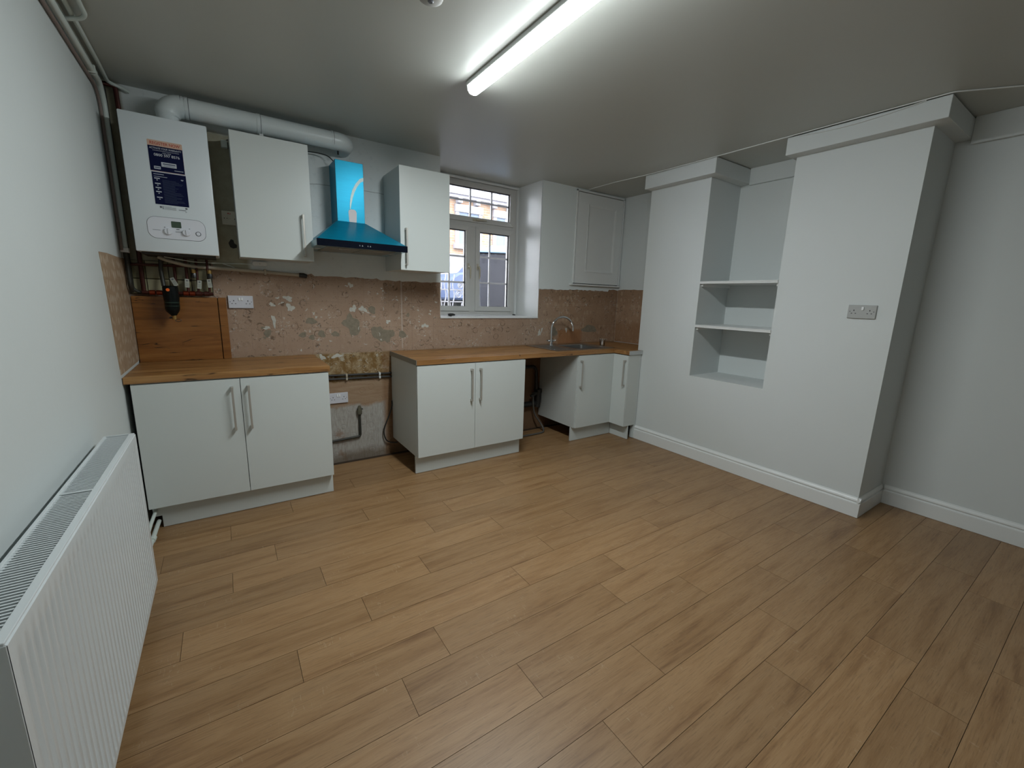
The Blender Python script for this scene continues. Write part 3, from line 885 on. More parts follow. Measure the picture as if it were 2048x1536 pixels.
for q in range(4):
    seg = i1[q * n4:(q + 1) * n4]
    bm.faces.new([o[corner_of[q]]] + seg[::-1])
    nxt = i1[((q + 1) * n4) % 20]
    bm.faces.new([o[corner_of[q]], o[corner_of[(q + 1) % 4]], nxt, seg[-1]][::-1])
for A, B_ in ((i1, i2), (i2, i3), (i3, i4)):
    for k in range(20):
        bm.faces.new((A[k], A[(k + 1) % 20], B_[(k + 1) % 20], B_[k]))
bm.faces.new(i4)
for k in range(4):
    bm.faces.new((o[k], o[(k + 1) % 4], o2[(k + 1) % 4], o2[k]))
b.build('basin', 'sinksteel', t)
b = MB()
for k in range(7):
    y = -.47 + k * .055
    b.box(3.06, y, z1 - .0005, 3.27, y + .010, z1 + .0022)
b.build('drainer_ribs', 'sinksteel', t, .001)
MB().cyl((3.52, -.325, z1 - .139), (3.52, -.325, z1 - .132), .042, 24).build('waste_ring', 'chrome', t)

t = thing('mixer_tap', (3.305, -.115, z1), 'chrome swan-neck mixer tap at the back of the sink', 'tap')
TX, TY = 3.300, -.115
MB().tube([(TX, TY, z1), (TX, TY, z1 + .008), (TX, TY, z1 + .010), (TX, TY, z1 + .06)], [.026, .026, .019, .018], 20).build('body', 'chrome', t)
R0 = .125
ptsT = [Vector((TX, TY, z1 + .055)), Vector((TX, TY, 1.10))] + arc((TX + R0 * .98, TY - .02, 1.10), R0, PI, 0, 14) 
ptsT = [Vector((TX, TY, z1 + .055)), Vector((TX, TY, 1.02))] + [Vector((TX + R0 - R0 * math.cos(a), TY - .05 * (1 - math.cos(a)) / 2, 1.088 + R0 * math.sin(a))) for a in [PI * k / 16 for k in range(17)]] + [Vector((TX + 2 * R0 + .001, TY - .05, 1.065))]
MB().tube(ptsT, .0115, 14).build('spout', 'chrome', t)
for s in (-1, 1):
    MB().tube([(TX + s * .012, TY, z1 + .045), (TX + s * .034, TY, z1 + .045)], [.012, .012], 12).tube([(TX + s * .034, TY, z1 + .045), (TX + s * .062, TY - .002, z1 + .052)], [.007, .005], 8).build('lever', 'chrome', t)

gl = thing('clear_tumbler', (3.80, -.34, ZW1), 'small clear plastic tumbler on worktop right of the sink', 'cup')
b = MB()
b.tube([(3.835, -.33, ZW1 + .001), (3.835, -.33, ZW1 + .004), (3.835, -.33, ZW1 + .075)], [.024, .025, .031], 20, caps=False)
b.tube([(3.835, -.33, ZW1 + .075), (3.835, -.33, ZW1 + .006)], [.029, .023], 20, caps=False)
b.build('cup_wall', 'clear', gl)
MB().cyl((3.835, -.33, ZW1 + .001), (3.835, -.33, ZW1 + .005), .024, 20).build('base', 'clear', gl)

# ---------------------------------------------------------------- wall cabinets
t = thing('wall_cabinet', (.82, -.14, 1.6), 'white single-door wall cabinet between the boiler and the blue hood', 'cabinet')
MB().box(.597, -.010, 1.597, 1.028, -.261, 2.335).build('carcass', 'cabside', t, .001)
d = MB().box(.5955, -.2804, 1.5954, 1.0304, -.262, 2.3369).build('door', 'cab', t, .0012)
handle(d, 'y', .974, -.2804, 1.624, 1.895)
t = thing('wall_cabinet', (1.81, -.19, 1.58), 'white single-door wall cabinet between the blue hood and window', 'cabinet')
MB().box(1.612, -.008, 1.575, 2.007, -.362, 2.302).build('carcass', 'cabside', t, .001)
d = MB().box(1.6102, -.3815, 1.5727, 2.0092, -.363, 2.304).build('door', 'cab', t, .0012)
handle(d, 'y', 1.650, -.3815, 1.608, 1.874)

# panelled cupboard on the back wall in the right corner
t = thing('meter_cupboard', (4.0, -.02, 1.56), 'white panelled cupboard high in the corner right of window', 'cupboard')
b = MB()
b.box(3.640, -.022, 1.573, 3.655, -.008, 2.522).box(4.345, -.022, 1.573, 4.362, -.008, 2.522).box(3.640, -.022, 2.507, 4.362, -.008, 2.524)
b.build('frame', 'trimw', t, .001)
MB().box(3.598, -.040, 1.548, 4.362, -.008, 1.564).build('ledge', 'trimw', t, .002)
x0, x1, zz0, zz1 = 3.662, 4.338, 1.572, 2.500
d = MB()
w = .105
yb, yf = -.0095, -.0218
for a, bq in (((x0, zz0), (x0 + w + .04, zz1)), ((x1 - w, zz0), (x1, zz1)), ((x0 + w + .04, zz0), (x1 - w, zz0 + w + .02)), ((x0 + w + .04, zz1 - w), (x1 - w, zz1))):
    d.box(a[0], yf, a[1], bq[0], yb, bq[1])
dd = d.build('door', 'trimw', t, 0)
px0, px1, pz0, pz1 = x0 + w + .04, x1 - w, zz0 + w + .02, zz1 - w
MB().box(px0, yf + .006, pz0, px1, yb, pz1).build('door_panel', 'trimw', dd)
m = MB()
mw = .022
for (a, bq, c, e) in (((px0, pz0), (px1, pz0), (px1 - mw, pz0 + mw), (px0 + mw, pz0 + mw)), ((px1, pz0), (px1, pz1), (px1 - mw, pz1 - mw), (px1 - mw, pz0 + mw)),
                      ((px1, pz1), (px0, pz1), (px0 + mw, pz1 - mw), (px1 - mw, pz1 - mw)), ((px0, pz1), (px0, pz0), (px0 + mw, pz0 + mw), (px0 + mw, pz1 - mw))):
    m.prism([(p[0], yf - .005, p[1]) for p in (a, bq)] + [(p[0], yf + .002, p[1]) for p in (c, e)], (0, .006, 0))
m.build('panel_moulding', 'trimw', dd, 0, smooth=False)
MB().box(x0 - .007, -.0085, zz0 - .008, x1 + .007, -.0072, zz1 + .007).build('shadow_gap_backing', 'dark', t)  # near-black sheet paints the shade seen in the gaps around the door
for z in (1.66, 2.36):
    MB().cyl((4.341, -.033, z - .03), (4.341, -.033, z + .03), .005, 10).build('hinge', 'trimw', t)

# ---------------------------------------------------------------- cooker hood in blue film
t = thing('cooker_hood', (1.315, -.25, 1.69), 'chimney cooker hood in shiny blue protective film', 'cooker hood')
hx0, hx1, hy = 1.016, 1.619, -.495
cx0, cx1, cy = 1.213, 1.405, -.205
MB().box(cx0, -.008, 1.890, cx1, cy, 2.306).build('chimney', 'film', t, .0015)
zt, zr, zb_ = 1.897, 1.730, 1.688
m = MB()
m.hexa([(hx0, hy + .004, zr), (hx1, hy + .004, zr), (hx1, -.008, zr), (hx0, -.008, zr), (cx0 - .004, cy - .004, zt), (cx1 + .004, cy - .004, zt), (cx1 + .004, -.008, zt), (cx0 - .004, -.008, zt)])
m.build('canopy', 'film', t, 0)
MB().box(hx0 + .001, hy + .004, zb_ + .002, hx1 - .001, -.008, zr).build('rim', simple('hood_steel_rim', (.22, .36, .42), .3, .6), t, .001)
MB().box(hx0 - .001, hy - .004, zb_, hx1 + .001, hy + .0035, zr + .002).build('glass_control_strip', 'hoodglass', t, .001)
ic = MB()
for i, x in enumerate((1.285, 1.302, 1.339, 1.356)):
    ic.box(x - .004, hy - .0052, 1.704, x + .004, hy - .004, 1.7055 + .001 * (i % 2)).box(x - .003, hy - .0052, 1.709, x + .002, hy - .004, 1.711)
ic.build('touch_icons', 'icon', t)['kind'] = 'stuff'
for i, (a, e) in enumerate(((1.085, 1.312), (1.320, 1.550))):
    f_ = MB().box(a, -.44, zb_ - .001, e, -.10, zb_ + .002).build('grease_filter', 'mesh', t, .001)
    MB().box((a + e) / 2 - .035, -.425, zb_ - .006, (a + e) / 2 + .035, -.405, zb_ - .001).build('catch', 'steel', f_, .002)
for x in (1.055, 1.577):
    MB().cyl((x, -.27, zb_ - .002), (x, -.27, zb_ + .001), .022, 20).build('lamp', 'white', t)
lab = [(1.293, 1.8985), (1.344, 1.8985), (1.3475, 1.965), (1.342, 1.979), (1.330, 1.986), (1.306, 1.986), (1.295, 1.980), (1.290, 1.968)]
MB().prism([(x, cy, z) for x, z in lab], (0, -.0015, 0)).build('paper_label', 'labelw', t, smooth=False)
A = [(1.301, 1.987), (1.303, 2.03), (1.310, 2.075), (1.324, 2.12), (1.348, 2.165), (1.378, 2.202), (1.404, 2.214)]
B = [(1.404, 2.190), (1.382, 2.178), (1.358, 2.145), (1.338, 2.105), (1.324, 2.065), (1.313, 2.02), (1.306, 1.987)]
MB().prism([(x, cy, z) for x, z in A + B], (0, -.0012, 0)).build('peeled_film_curl', 'bare', t, smooth=False)

# ---------------------------------------------------------------- boiler
bx0, bx1, bz0, bz1, by = .0945, .4864, 1.5907, 2.3227, -.2966
t = thing('boiler', ((bx0 + bx1) / 2, -.15, bz0), 'white wall-hung boiler with a navy label and control panel', 'boiler')
MB().box(bx0, by, bz0, bx1, -.012, bz1).build('casing', 'boiler', t, .006, seg=2)
MB().box(bx0 + .02, by + .03, bz0 - .012, bx1 - .02, -.02, bz0 + .001).build('underside_tray', 'dark', t)
def rrect(x0, z0, x1, z1, r, n=6):
    out = []
    for cx, cz, a in ((x1 - r, z1 - r, 0), (x0 + r, z1 - r, PI / 2), (x0 + r, z0 + r, PI), (x1 - r, z0 + r, 3 * PI / 2)):
        for k in range(n + 1):
            aa = a + PI / 2 * k / n
            out.append((cx + r * math.cos(aa), cz + r * math.sin(aa)))
    return out
pn = MB().prism([(x, by + .001, z) for x, z in rrect(.158, 1.668, .430, 1.789, .042)], (0, -.0022, 0)).build('control_panel', 'boilergrey', t, smooth=False)
MB().prism([(x, by, z) for x, z in rrect(.1598, 1.6698, .4282, 1.7872, .0405)], (0, -.0024, 0)).build('panel_face', 'panelw', pn, smooth=False)
MB().prism([(x, by - .0022, z) for x, z in rrect(.2685, 1.7345, .3145, 1.7695, .003, 2)], (0, -.0015, 0)).build('display', 'lcd', pn, smooth=False)
for kx in (.2515, .3355):
    kk = MB().tube([(kx, by - .002, 1.711), (kx, by - .012, 1.711), (kx, by - .014, 1.711)], [.0200, .0188, .0170], 28).build('knob', 'panelw', pn)
    MB().box(kx - .0022, by - .019, 1.698, kx + .0022, by - .013, 1.726).build('knob_grip', 'panelw', kk, .001)
g_ = MB().tube([(.3925, by - .002, 1.7105), (.3925, by - .006, 1.7105)], [.0135, .0125], 24).build('pressure_gauge', 'boilergrey', pn)
MB().cyl((.3925, by - .0055, 1.7105), (.3925, by - .0068, 1.7105), .0098, 20).build('dial', 'panelw', g_)
MB().box(.3865, by - .0076, 1.7102, .3935, by - .0069, 1.7112).build('needle', 'boilergrey', g_)
m = MB()
for a in ((.181, 1.7135, .216, 1.7155), (.289, 1.7245, .304, 1.7285), (.284, 1.709, .312, 1.711), (.284, 1.7145, .312, 1.716), (.233, 1.731, .240, 1.7345), (.348, 1.7335, .355, 1.7365)):
    m.box(a[0], by - .003, a[1], a[2], by - .0022, a[3])
m.build('panel_marks', 'boilergrey', pn)['kind'] = 'stuff'
# sticker
st = MB().prism([(x, by, z) for x, z in rrect(.2055, 2.034, .3605, 2.197, .004, 2)], (0, -.0008, 0)).build('label', 'peach', t, smooth=False)
MB().box(.2058, by - .0012, 2.036, .3602, by - .0006, 2.1665).build('navy_field', 'navy', st)
l2 = MB().box(.2085, by - .0010, 1.857, .3625, by + .0, 2.029).build('label', 'navy', t)
m = MB()
m.box(.207, by - .0006, 2.029, .3615, by, 2.036)
m.build('label_gap', 'print', l2)
def text(s, x0, x1, z, h, mat, parent, y):
    cu = bpy.data.curves.new('lettering', 'FONT')
    cu.body = s
    cu.size = 1.0
    cu.extrude = 0.0
    cu.offset = .012
    tmp = bpy.data.objects.new('lettering', cu)
    COL.objects.link(tmp)
    bpy.context.view_layer.update()
    dg = bpy.context.evaluated_depsgraph_get()
    me = bpy.data.meshes.new_from_object(tmp.evaluated_get(dg))
    bpy.data.objects.remove(tmp)
    xs_ = [v.co.x for v in me.vertices]; ys_ = [v.co.y for v in me.vertices]
    a, b_, c, d_ = min(xs_), max(xs_), min(ys_), max(ys_)
    off = root_loc(parent)
    for v in me.vertices:
        v.co = Vector((x0 + (v.co.x - a) / (b_ - a) * (x1 - x0), y, z + (v.co.y - c) / (d_ - c) * h)) - off
    me.materials.clear()
    me.materials.append(M[mat])
    ob = bpy.data.objects.new('lettering', me)
    COL.objects.link(ob)
    ob.parent = parent
    return ob
text('REGISTER NOW', .2165, .3505, 2.1735, .0155, 'red', st, by - .0016)
text('ACTIVATE YOUR WARRANTY', .2125, .3545, 2.1505, .0095, 'print', st, by - .0016)
text('CALL FREE', .268, .306, 2.1315, .0050, 'print', st, by - .0016)
text('0800 597 8576', .2290, .3440, 2.1145, .0140, 'print', st, by - .0016)
m = MB()
for i in range(18):  # unreadable small print under the heading
    m.box(.226 + i * .0066, by - .0016, 2.1425, .226 + i * .0066 + .0048, by - .0011, 2.1447)
m.prism([(x, by - .0011, z) for x, z in rrect(.257, 2.062, .325, 2.086, .002, 2)], (0, -.0005, 0))
m.box(.223, by - .0016, 2.046, .252, by - .0011, 2.061)
m.box(.313, by - .0016, 2.0475, .354, by - .0011, 2.0505)
m.build('print_blocks', 'print', st)['kind'] = 'stuff'
m = MB()
m.box(.264, by - .0019, 2.0745, .320, by - .0015, 2.080)
m.box(.268, by - .0019, 2.067, .316, by - .0015, 2.069)
m.box(.226, by - .0019, 2.051, .249, by - .0015, 2.0565)
m.build('print_lines', 'navyline', st)['kind'] = 'stuff'
m = MB()
m.box(.216, by - .0014, 2.0170, .262, by - .0009, 2.0200)
m.box(.216, by - .0014, 2.0050, .276, by - .0009, 2.0072)
for z, dz in ((1.9935, 0), (1.966, 0), (1.944, 0), (1.9225, 0), (1.892, 0)):
    m.box(.217 + (2.0 - z) * .02, by - .0014, z, .242 + (2.0 - z) * .02, by - .0009, z + .0052)
    m.box(.226 + (2.0 - z) * .02, by - .0014, z - .0085, .232 + (2.0 - z) * .02, by - .0009, z - .0045)
for q in range(3):
    m.box(.338 + q * .004, by - .0014, 2.000 - .002 * (q == 1), .341 + q * .004, by - .0009, 2.005)
m.build('print_blocks', 'print', l2)['kind'] = 'stuff'
m = MB()
for i in range(20):
    z = 1.989 - i * .0063
    m.box(.252, by - .0014, z, .252 + R.uniform(.05, .095), by - .0009, z + .0014)
m.build('print_lines', 'navyline', l2)['kind'] = 'stuff'
m = MB()
for i in range(5):
    m.box(.245, by - .0008, 1.832 + i * .0042, .245 + (.055 if i != 4 else .035), by, 1.8330 + i * .0042)
m.box(.226, by - .0008, 1.838, .236, by, 1.848); m.box(.239, by - .0008, 1.832, .2425, by, 1.850)
m.box(.312, by - .0008, 1.8345, .346, by, 1.8375); m.box(.343, by - .0008, 1.843, .353, by, 1.852); m.box(.341, by - .0008, 1.827, .349, by, 1.8295)
m.build('printed_notice', 'boilergrey', t)['kind'] = 'stuff'

# flue
t = thing('flue_duct', (.30, -.15, bz1), 'fat white round flue duct running from boiler top along the wall', 'duct')
FY_, FZ_, FR = -.150, 2.440, .057
MB().tube([(.303, FY_, bz1 + .001), (.303, FY_, bz1 + .012)], [.066, .062], 28).build('collar', 'flue', t)
MB().tube([(.303, FY_, bz1 + .010), (.303, FY_, bz1 + .05)] + [Vector((.303 + .072 - .072 * math.cos(a), FY_, bz1 + .05 + .0675 * math.sin(a))) for a in [PI / 2 * k / 8 for k in range(1, 9)]], [.050, .054] + [.061] * 8, 28).build('elbow', 'flue', t)
MB().cyl((.372, FY_, FZ_), (.765, FY_, FZ_), FR, 28).build('duct_section', 'flue', t)
MB().cyl((.765, FY_, FZ_), (1.215, FY_, FZ_ - .002), FR, 28).build('duct_section', 'flue', t)
for x, wd in ((.372, .012), (.392, .016), (.757, .020), (1.205, .012)):
    MB().cyl((x, FY_, FZ_), (x + wd, FY_, FZ_), FR + .0025, 28).build('joint_band', 'flue', t)
for x in (.3715, .4085, .777, 1.2175):
    MB().cyl((x, FY_, FZ_), (x + .0022, FY_, FZ_), FR + .0032, 28).build('joint_seam', 'boilergrey', t)
MB().tube([(1.212, FY_, FZ_ - .002), (1.245, FY_, FZ_ - .002)] + [Vector((1.245 + .065 * math.sin(a), FY_ + .065 - .065 * math.cos(a), FZ_ - .002)) for a in [PI / 2 * k / 8 for k in range(1, 9)]] + [Vector((1.31, -.009, FZ_ - .002))], .059, 28).build('end_elbow', 'flue', t)
MB().box(.768, FY_ - .012, FZ_ - FR - .030, .79, FY_ + .012, FZ_ - FR + .002).build('bracket', 'white', t, .001)
MB().cyl((1.252, FY_ + .01, FZ_ - .085), (1.252, FY_ + .01, FZ_ - .058), .006, 10).build('drain_stub', 'black', t)

# ---------------------------------------------------------------- pipework under the boiler
def pipe(name, pts, r, mat, label, cat='pipe', group=None, n=10, sm=.02):
    o = MB().tube(smoothpath(pts, sm), r, n).build(name, mat, None)
    tag(o, label, cat, group)
    return o
pipe('corner_pipe', [(.020, -.028, 2.50), (.020, -.028, 1.375), (.060, -.028, 1.352)], .010, 'piped', 'dark tarnished pipe right in the corner left of the boiler')
pipe('copper_pipe', [(.016, -.050, 2.510), (.072, -.036, 2.515), (.074, -.036, 2.40), (.074, -.036, 1.356)], .012, 'copper', 'dark red copper pipe rising past the boiler left edge')
pipe('copper_pipe', [(.030, -.055, 1.524), (.300, -.055, 1.530), (.300, -.055, 1.577)], .0085, 'copper', 'dark horizontal copper pipe just below the boiler')
pipe('gas_pipe', [(.180, -.06, 1.577), (.172, -.06, 1.50), (.178, -.075, 1.40)], .012, 'piped', 'thick dark green-black pipe above the magnetic filter')
pipe('copper_pipe', [(.240, -.045, 1.577), (.238, -.045, 1.37)], .0085, 'copper', 'vertical copper pipe behind the slanted paper tag')
pipe('copper_pipe', [(.300, -.045, 1.524), (.298, -.045, 1.37)], .0085, 'copper', 'vertical copper pipe behind the second paper tag')
pipe('copper_pipe', [(.355, -.045, 1.577), (.352, -.045, 1.37)], .0075, 'copper', 'vertical copper pipe behind the third paper tag')
pipe('copper_pipe', [(.412, -.045, 1.577), (.412, -.045, 1.37)], .0075, 'copper', 'vertical copper pipe nearest right end under the boiler')
t = thing('copper_manifold', (.25, -.04, 1.355), 'copper pipe run with valves along the top of the oak board', 'pipe')
MB().tube([(.065, -.045, 1.358), (.43, -.045, 1.358)], .010, 12).build('run', 'copper', t)
for x, mm in ((.115, 'copperb'), (.150, 'copperb'), (.285, 'copperb'), (.318, 'copperb'), (.352, 'copper'), (.395, 'copper')):
    MB().tube([(x - .016, -.045, 1.358), (x - .014, -.045, 1.358), (x + .014, -.045, 1.358), (x + .016, -.045, 1.358)], [.010, .015, .015, .010], 12).build('coupling', mm, t)
for x in (.337, .422):
    v = MB().tube([(x, -.060, 1.458), (x, -.060, 1.482), (x, -.060, 1.492)], [.015, .015, .011], 8).build('valve_body', 'black', t)
    MB().cyl((x, -.060, 1.488), (x, -.060, 1.510), .013, 14).build('brass_cap', 'brass', v)

# magnetic filter
t = thing('magnetic_filter', (.212, -.12, 1.17), 'black boiler filter canister with an orange dot hanging over the oak board', 'filter')
MB().tube([(.212, -.12, 1.402), (.212, -.12, 1.396), (.213, -.12, 1.34), (.212, -.12, 1.30), (.211, -.12, 1.262), (.212, -.12, 1.245), (.214, -.12, 1.226), (.215, -.12, 1.218)], [.034, .040, .042, .038, .0385, .034, .020, .016], 24).build('canister', 'filter', t)
MB().tube([(.212, -.12, 1.302), (.212, -.12, 1.296)], [.0395, .0395], 24).tube([(.212, -.12, 1.280), (.212, -.12, 1.276)], [.0398, .0398], 24).build('collar_ring', simple('filter_green', (.012, .035, .022), .3), t)
MB().tube([(.202, -.156, 1.377), (.202, -.166, 1.377)], [.010, .009], 16).build('orange_cap', 'orange', t)
MB().tube([(.215, -.12, 1.220), (.215, -.12, 1.194)], [.0125, .0125], 8).build('drain_valve', 'brass', t)
MB().cyl((.190, -.12, 1.204), (.206, -.12, 1.206), .006, 10).build('drain_spout', 'black', t)
ring = [(.233 + .014 * math.cos(a), -.122, 1.187 + .008 * math.sin(a)) for a in [2 * PI * k / 16 for k in range(17)]]
MB().tube(ring, .0018, 6).build('loop', 'black', t)

# paper tags on the valves
tg = [(.231, 1.428, -.40, 'slanted white paper tag above the black filter'), (.297, 1.422, .06, 'white paper tag second from the left under the boiler'),
      (.361, 1.416, .10, 'white paper tag third from the left under the boiler'), (.416, 1.426, -.08, 'white paper tag at the right end under the boiler')]
for x, z, a, lab in tg:
    t = thing('paper_tag', (x, -.066, z), lab, 'tag', 'valve tags under the boiler')
    m = MB().prism([(px, 0, pz) for px, pz in rrect(-.0115, -.027, .0115, .027, .003, 2)], (0, -.001, 0))
    bmesh.ops.rotate(m.bm, verts=m.bm.verts, cent=(0, 0, 0), matrix=Matrix.Rotation(a, 3, 'Y'))
    m.build('card', 'tag', t, local=True, smooth=False)
    m = MB().box(-.005, -.0018, .012, .005, -.0008, .020)
    for q in range(4):
        m.box(-.008, -.0015, -.018 + q * .006, .008, -.0008, -.0165 + q * .006)
    bmesh.ops.rotate(m.bm, verts=m.bm.verts, cent=(0, 0, 0), matrix=Matrix.Rotation(a, 3, 'Y'))
    m.build('print', 'boilergrey', t, local=True)

# white waste pipe with black end
t = thing('waste_pipe', (.17, -.08, 1.59), 'cream plastic waste pipe curving from the boiler base to black stub', 'pipe')
MB().tube(catmull([(.168, -.09, 1.577), (.200, -.085, 1.562), (.255, -.075, 1.546), (.33, -.05, 1.532), (.45, -.032, 1.528), (.60, -.028, 1.524), (.80, -.028, 1.516), (.965, -.028, 1.509)], 5), .0115, 12).build('run', 'pipec', t)
MB().tube([(.960, -.028, 1.509), (.962, -.028, 1.509), (.990, -.028, 1.508), (1.010, -.02, 1.504)], [.013, .017, .018, .016], 14).build('end_stub', 'black', t)
for x in (.335, .745):
    MB().box(x - .007, -.042, 1.500, x + .007, -.008, 1.538).build('clip', 'pipec', t, .002)
pipe('white_cable', catmull([(.20, -.11, 1.577), (.245, -.10, 1.571), (.30, -.08, 1.564), (.37, -.06, 1.558), (.50, -.02, 1.562), (.60, -.014, 1.566), (.672, -.014, 1.568)], 4), .0028, 'pipew', 'thin white cable running from the boiler base to small white box', 'cable', sm=.005, n=8)
pipe('white_cable', catmull([(.50, -.02, 1.560), (.54, -.014, 1.548), (.585, -.0095, 1.528)], 4), .0024, 'pipew', 'short thin white cable crossing the waste pipe', 'cable', sm=.005, n=8)
t = thing('junction_box', (.717, -.02, 1.56), 'small white oblong junction box below left wall cabinet', 'box')
MB().prism([(x, -.034, z) for x, z in rrect(.672, 1.558, .762, 1.588, .012, 3)], (0, .026, 0)).build('cover', 'white', t, .002)
MB().cyl((.717, -.0355, 1.573), (.717, -.0335, 1.573), .004, 8).build('screw', 'steel', t)

# ---------------------------------------------------------------- pipes in the left ceiling corner
t = thing('corner_trunk_pipe', (.02, -1.5, 2.47), 'fat white painted pipe along the top of left wall turning down in the corner', 'pipe')
MB().tube(smoothpath([(.022, YF + .05, 2.475), (.022, -.16, 2.475), (.022, -.105, 2.40), (.022, -.100, 1.600)], .03), .0145, 12).build('run', 'pipew', t)
MB().tube(smoothpath([(.022, -.100, 1.615), (.022, -.100, 1.40), (.022, -.06, 1.362)], .02), .012, 10).build('lower_run', 'piped', t)
MB().box(.001, -.122, 1.588, .040, -.080, 1.615).build('bottom_bracket', 'white', t, .002)
MB().tube([(.022, -.30, 2.475), (.022, -.285, 2.475)], .018, 12).build('coupling', 'pipew', t)
for y in (-.335, -1.3, -2.3):
    MB().box(.001, y - .006, 2.455, .040, y + .006, 2.494).build('clip', 'pipew', t, .002)
pipe('painted_pipe', [(.016, YF + .05, 2.520), (.016, -.10, 2.520), (.016, -.060, 2.48), (.016, -.055, 2.43)], .0085, 'pipew', 'thin white painted pipe tight in corner of left wall and ceiling', sm=.04)
pipe('painted_pipe', [(.050, YF + .05, 2.521), (.050, -1.05, 2.521), (.050, -.30, 2.521), (.046, -.06, 2.518), (.10, -.030, 2.512), (.13, -.022, 2.50)], .0095, 'pipew', 'second thin white painted pipe fixed on the ceiling beside left wall', sm=.03)
pipe('branch_pipe', [(.030, -.775, 2.500), (.080, -.790, 2.508), (.100, -.82, 2.5165), (.100, -1.9, 2.5165)], .0085, 'pipew', 'white painted branch pipe bending out across the ceiling', sm=.02)
pipe('conduit', [(.010, YF + .05, 2.442), (.010, -.20, 2.442), (.010, -.135, 2.38), (.010, -.130, 1.60)], .0075, simple('dusty_brown_conduit', (.22, .17, .15), .6), 'thin brownish conduit along the left wall under fat white pipe', sm=.04)

# ---------------------------------------------------------------- sockets
def socket(x, y, z, rz, w, label, mat='socket', gang=2, rock='rocker', grp=None):
    t = thing('wall_socket', (x, y, z), label, 'socket', grp, rz)
    h = .086
    MB().box(-w / 2, -.010, -h / 2, w / 2, 0, h / 2).build('faceplate', mat, t, .002, local=True)
    m = MB()
    if gang == 2:
        for s in (-1, 1):
            cx = s * .042
            m.box(cx - .0025, -.0106, .004, cx + .0025, -.0095, .012)
            m.box(cx - .014, -.0106, -.013, cx - .007, -.0095, -.009)
            m.box(cx + .007, -.0106, -.013, cx + .014, -.0095, -.009)
            m.cyl((s * .063, -.0106, .001), (s * .063, -.0095, .001), .0025, 8)
        m.build('slots', 'hole', t, local=True)['kind'] = 'stuff'
    return t
t = socket(.583, -.003, 1.307, 0, .148, 'white double socket on bare plaster beside the oak board')
for x in (-.008, .008):
    MB().box(x - .0055, -.0145, .010, x + .0055, -.009, .030).build('switch', 'rocker', t, .001, local=True)
t = socket(1.193, -.003, .551, 0, .148, 'white double socket on stained wall between left and middle base cabinets')
for x in (-.008, .008):
    MB().box(x - .0055, -.0145, .010, x + .0055, -.009, .030).build('switch', 'rocker', t, .001, local=True)
t = socket(XB - .001, -2.520, 1.366, -PI / 2, .150, 'pale grey double socket on the chimney breast wall', 'socketg')
MB().box(-.002, -.0165, .010, .010, -.009, .032).build('switch', 'rocker', t, .001, local=True)
# old cream spur beside the boiler
t = thing('fused_spur', (.563, -.0072, 1.860), 'old cream single switched socket right of the boiler', 'socket')
MB().box(-.044, -.012, -.045, .044, 0, .045).build('faceplate', 'socketo', t, .003, local=True)
MB().box(-.008, -.016, -.006, .012, -.011, .018).build('switch', 'socketo', t, .001, local=True)
m = MB().cyl((-.028, -.0128, -.004), (-.028, -.0118, -.004), .003, 8).cyl((.030, -.0128, -.004), (.030, -.0118, -.004), .003, 8).box(-.016, -.0126, -.006, -.011, -.0118, -.002)
m.build('slots', 'hole', t, local=True)['kind'] = 'stuff'
m = MB().box(-.008, -.0126, .024, -.001, -.0118, .032).box(.003, -.0126, .024, .009, -.0118, .030)
m.build('red_marks', 'red', t, local=True)
# hole in wall below spur
patch([(.545, 1.70), (.56, 1.725), (.575, 1.72), (.578, 1.70), (.592, 1.69), (.590, 1.672), (.57, 1.665), (.553, 1.672), (.548, 1.685)], 'dark', 'wall_hole', .0082)

# plug on a lead beside the left wall cabinet
t = thing('mains_plug', (.577, -.02, 2.315), 'pale mains plug on black lead tucked left of wall cabinet', 'plug')
MB().box(.556, -.045, 2.290, .592, -.010, 2.335).build('plug_body', 'pipew', t, .006, seg=2)
MB().tube(catmull([(.585, -.030, 2.335), (.60, -.012, 2.348), (.63, -.0095, 2.352)], 4), .004, 8).build('lead', 'black', t)
pipe('hood_cable', catmull([(1.03, -.06, 2.352), (1.09, -.055, 2.362), (1.15, -.06, 2.362), (1.195, -.075, 2.350), (1.225, -.10, 2.318), (1.24, -.11, 2.300)], 5), .0035, 'black', 'black power cable drooping from left wall cabinet to hood top', 'cable', sm=.004, n=8)

# ---------------------------------------------------------------- services between the cabinets
for z, lab in ((.738, 'upper black heating pipe between left and middle base cabinets'), (.708, 'lower black heating pipe between left and middle base cabinets')):
    o = MB().tube([(1.022, -.016, z + .006), (1.633, -.016, z - .010)], .0085, 10).build('heating_pipe', 'blackpipe', None)
    tag(o, lab, 'pipe', 'black heating pipes in the cabinet gap')
for x, mm, lab in ((1.262, 'pipec', 'yellowed double pipe clip on black heating pipes'), (1.530, 'white', 'white double pipe clip on black heating pipes beside middle cabinet')):
    t = thing('pipe_clip', (x, -.01, .72), lab, 'clip')
    for z in (.733 - (x - 1.26) * .02, .705 - (x - 1.26) * .02):
        MB().box(x - .007, -.028, z - .010, x + .007, -.0255, z + .014).box(x - .007, -.0255, z + .010, x + .007, -.001, z + .014).build('saddle', mm, t, .001)
t = thing('gas_pipe', (1.35, -.02, .2), 'dark gas pipe with tap fitting rising on the stained wall', 'pipe')
MB().tube(smoothpath([(1.022, -.018, .188), (1.352, -.018, .204), (1.352, -.018, .42)], .02), .0095, 12).build('run', 'piped', t)
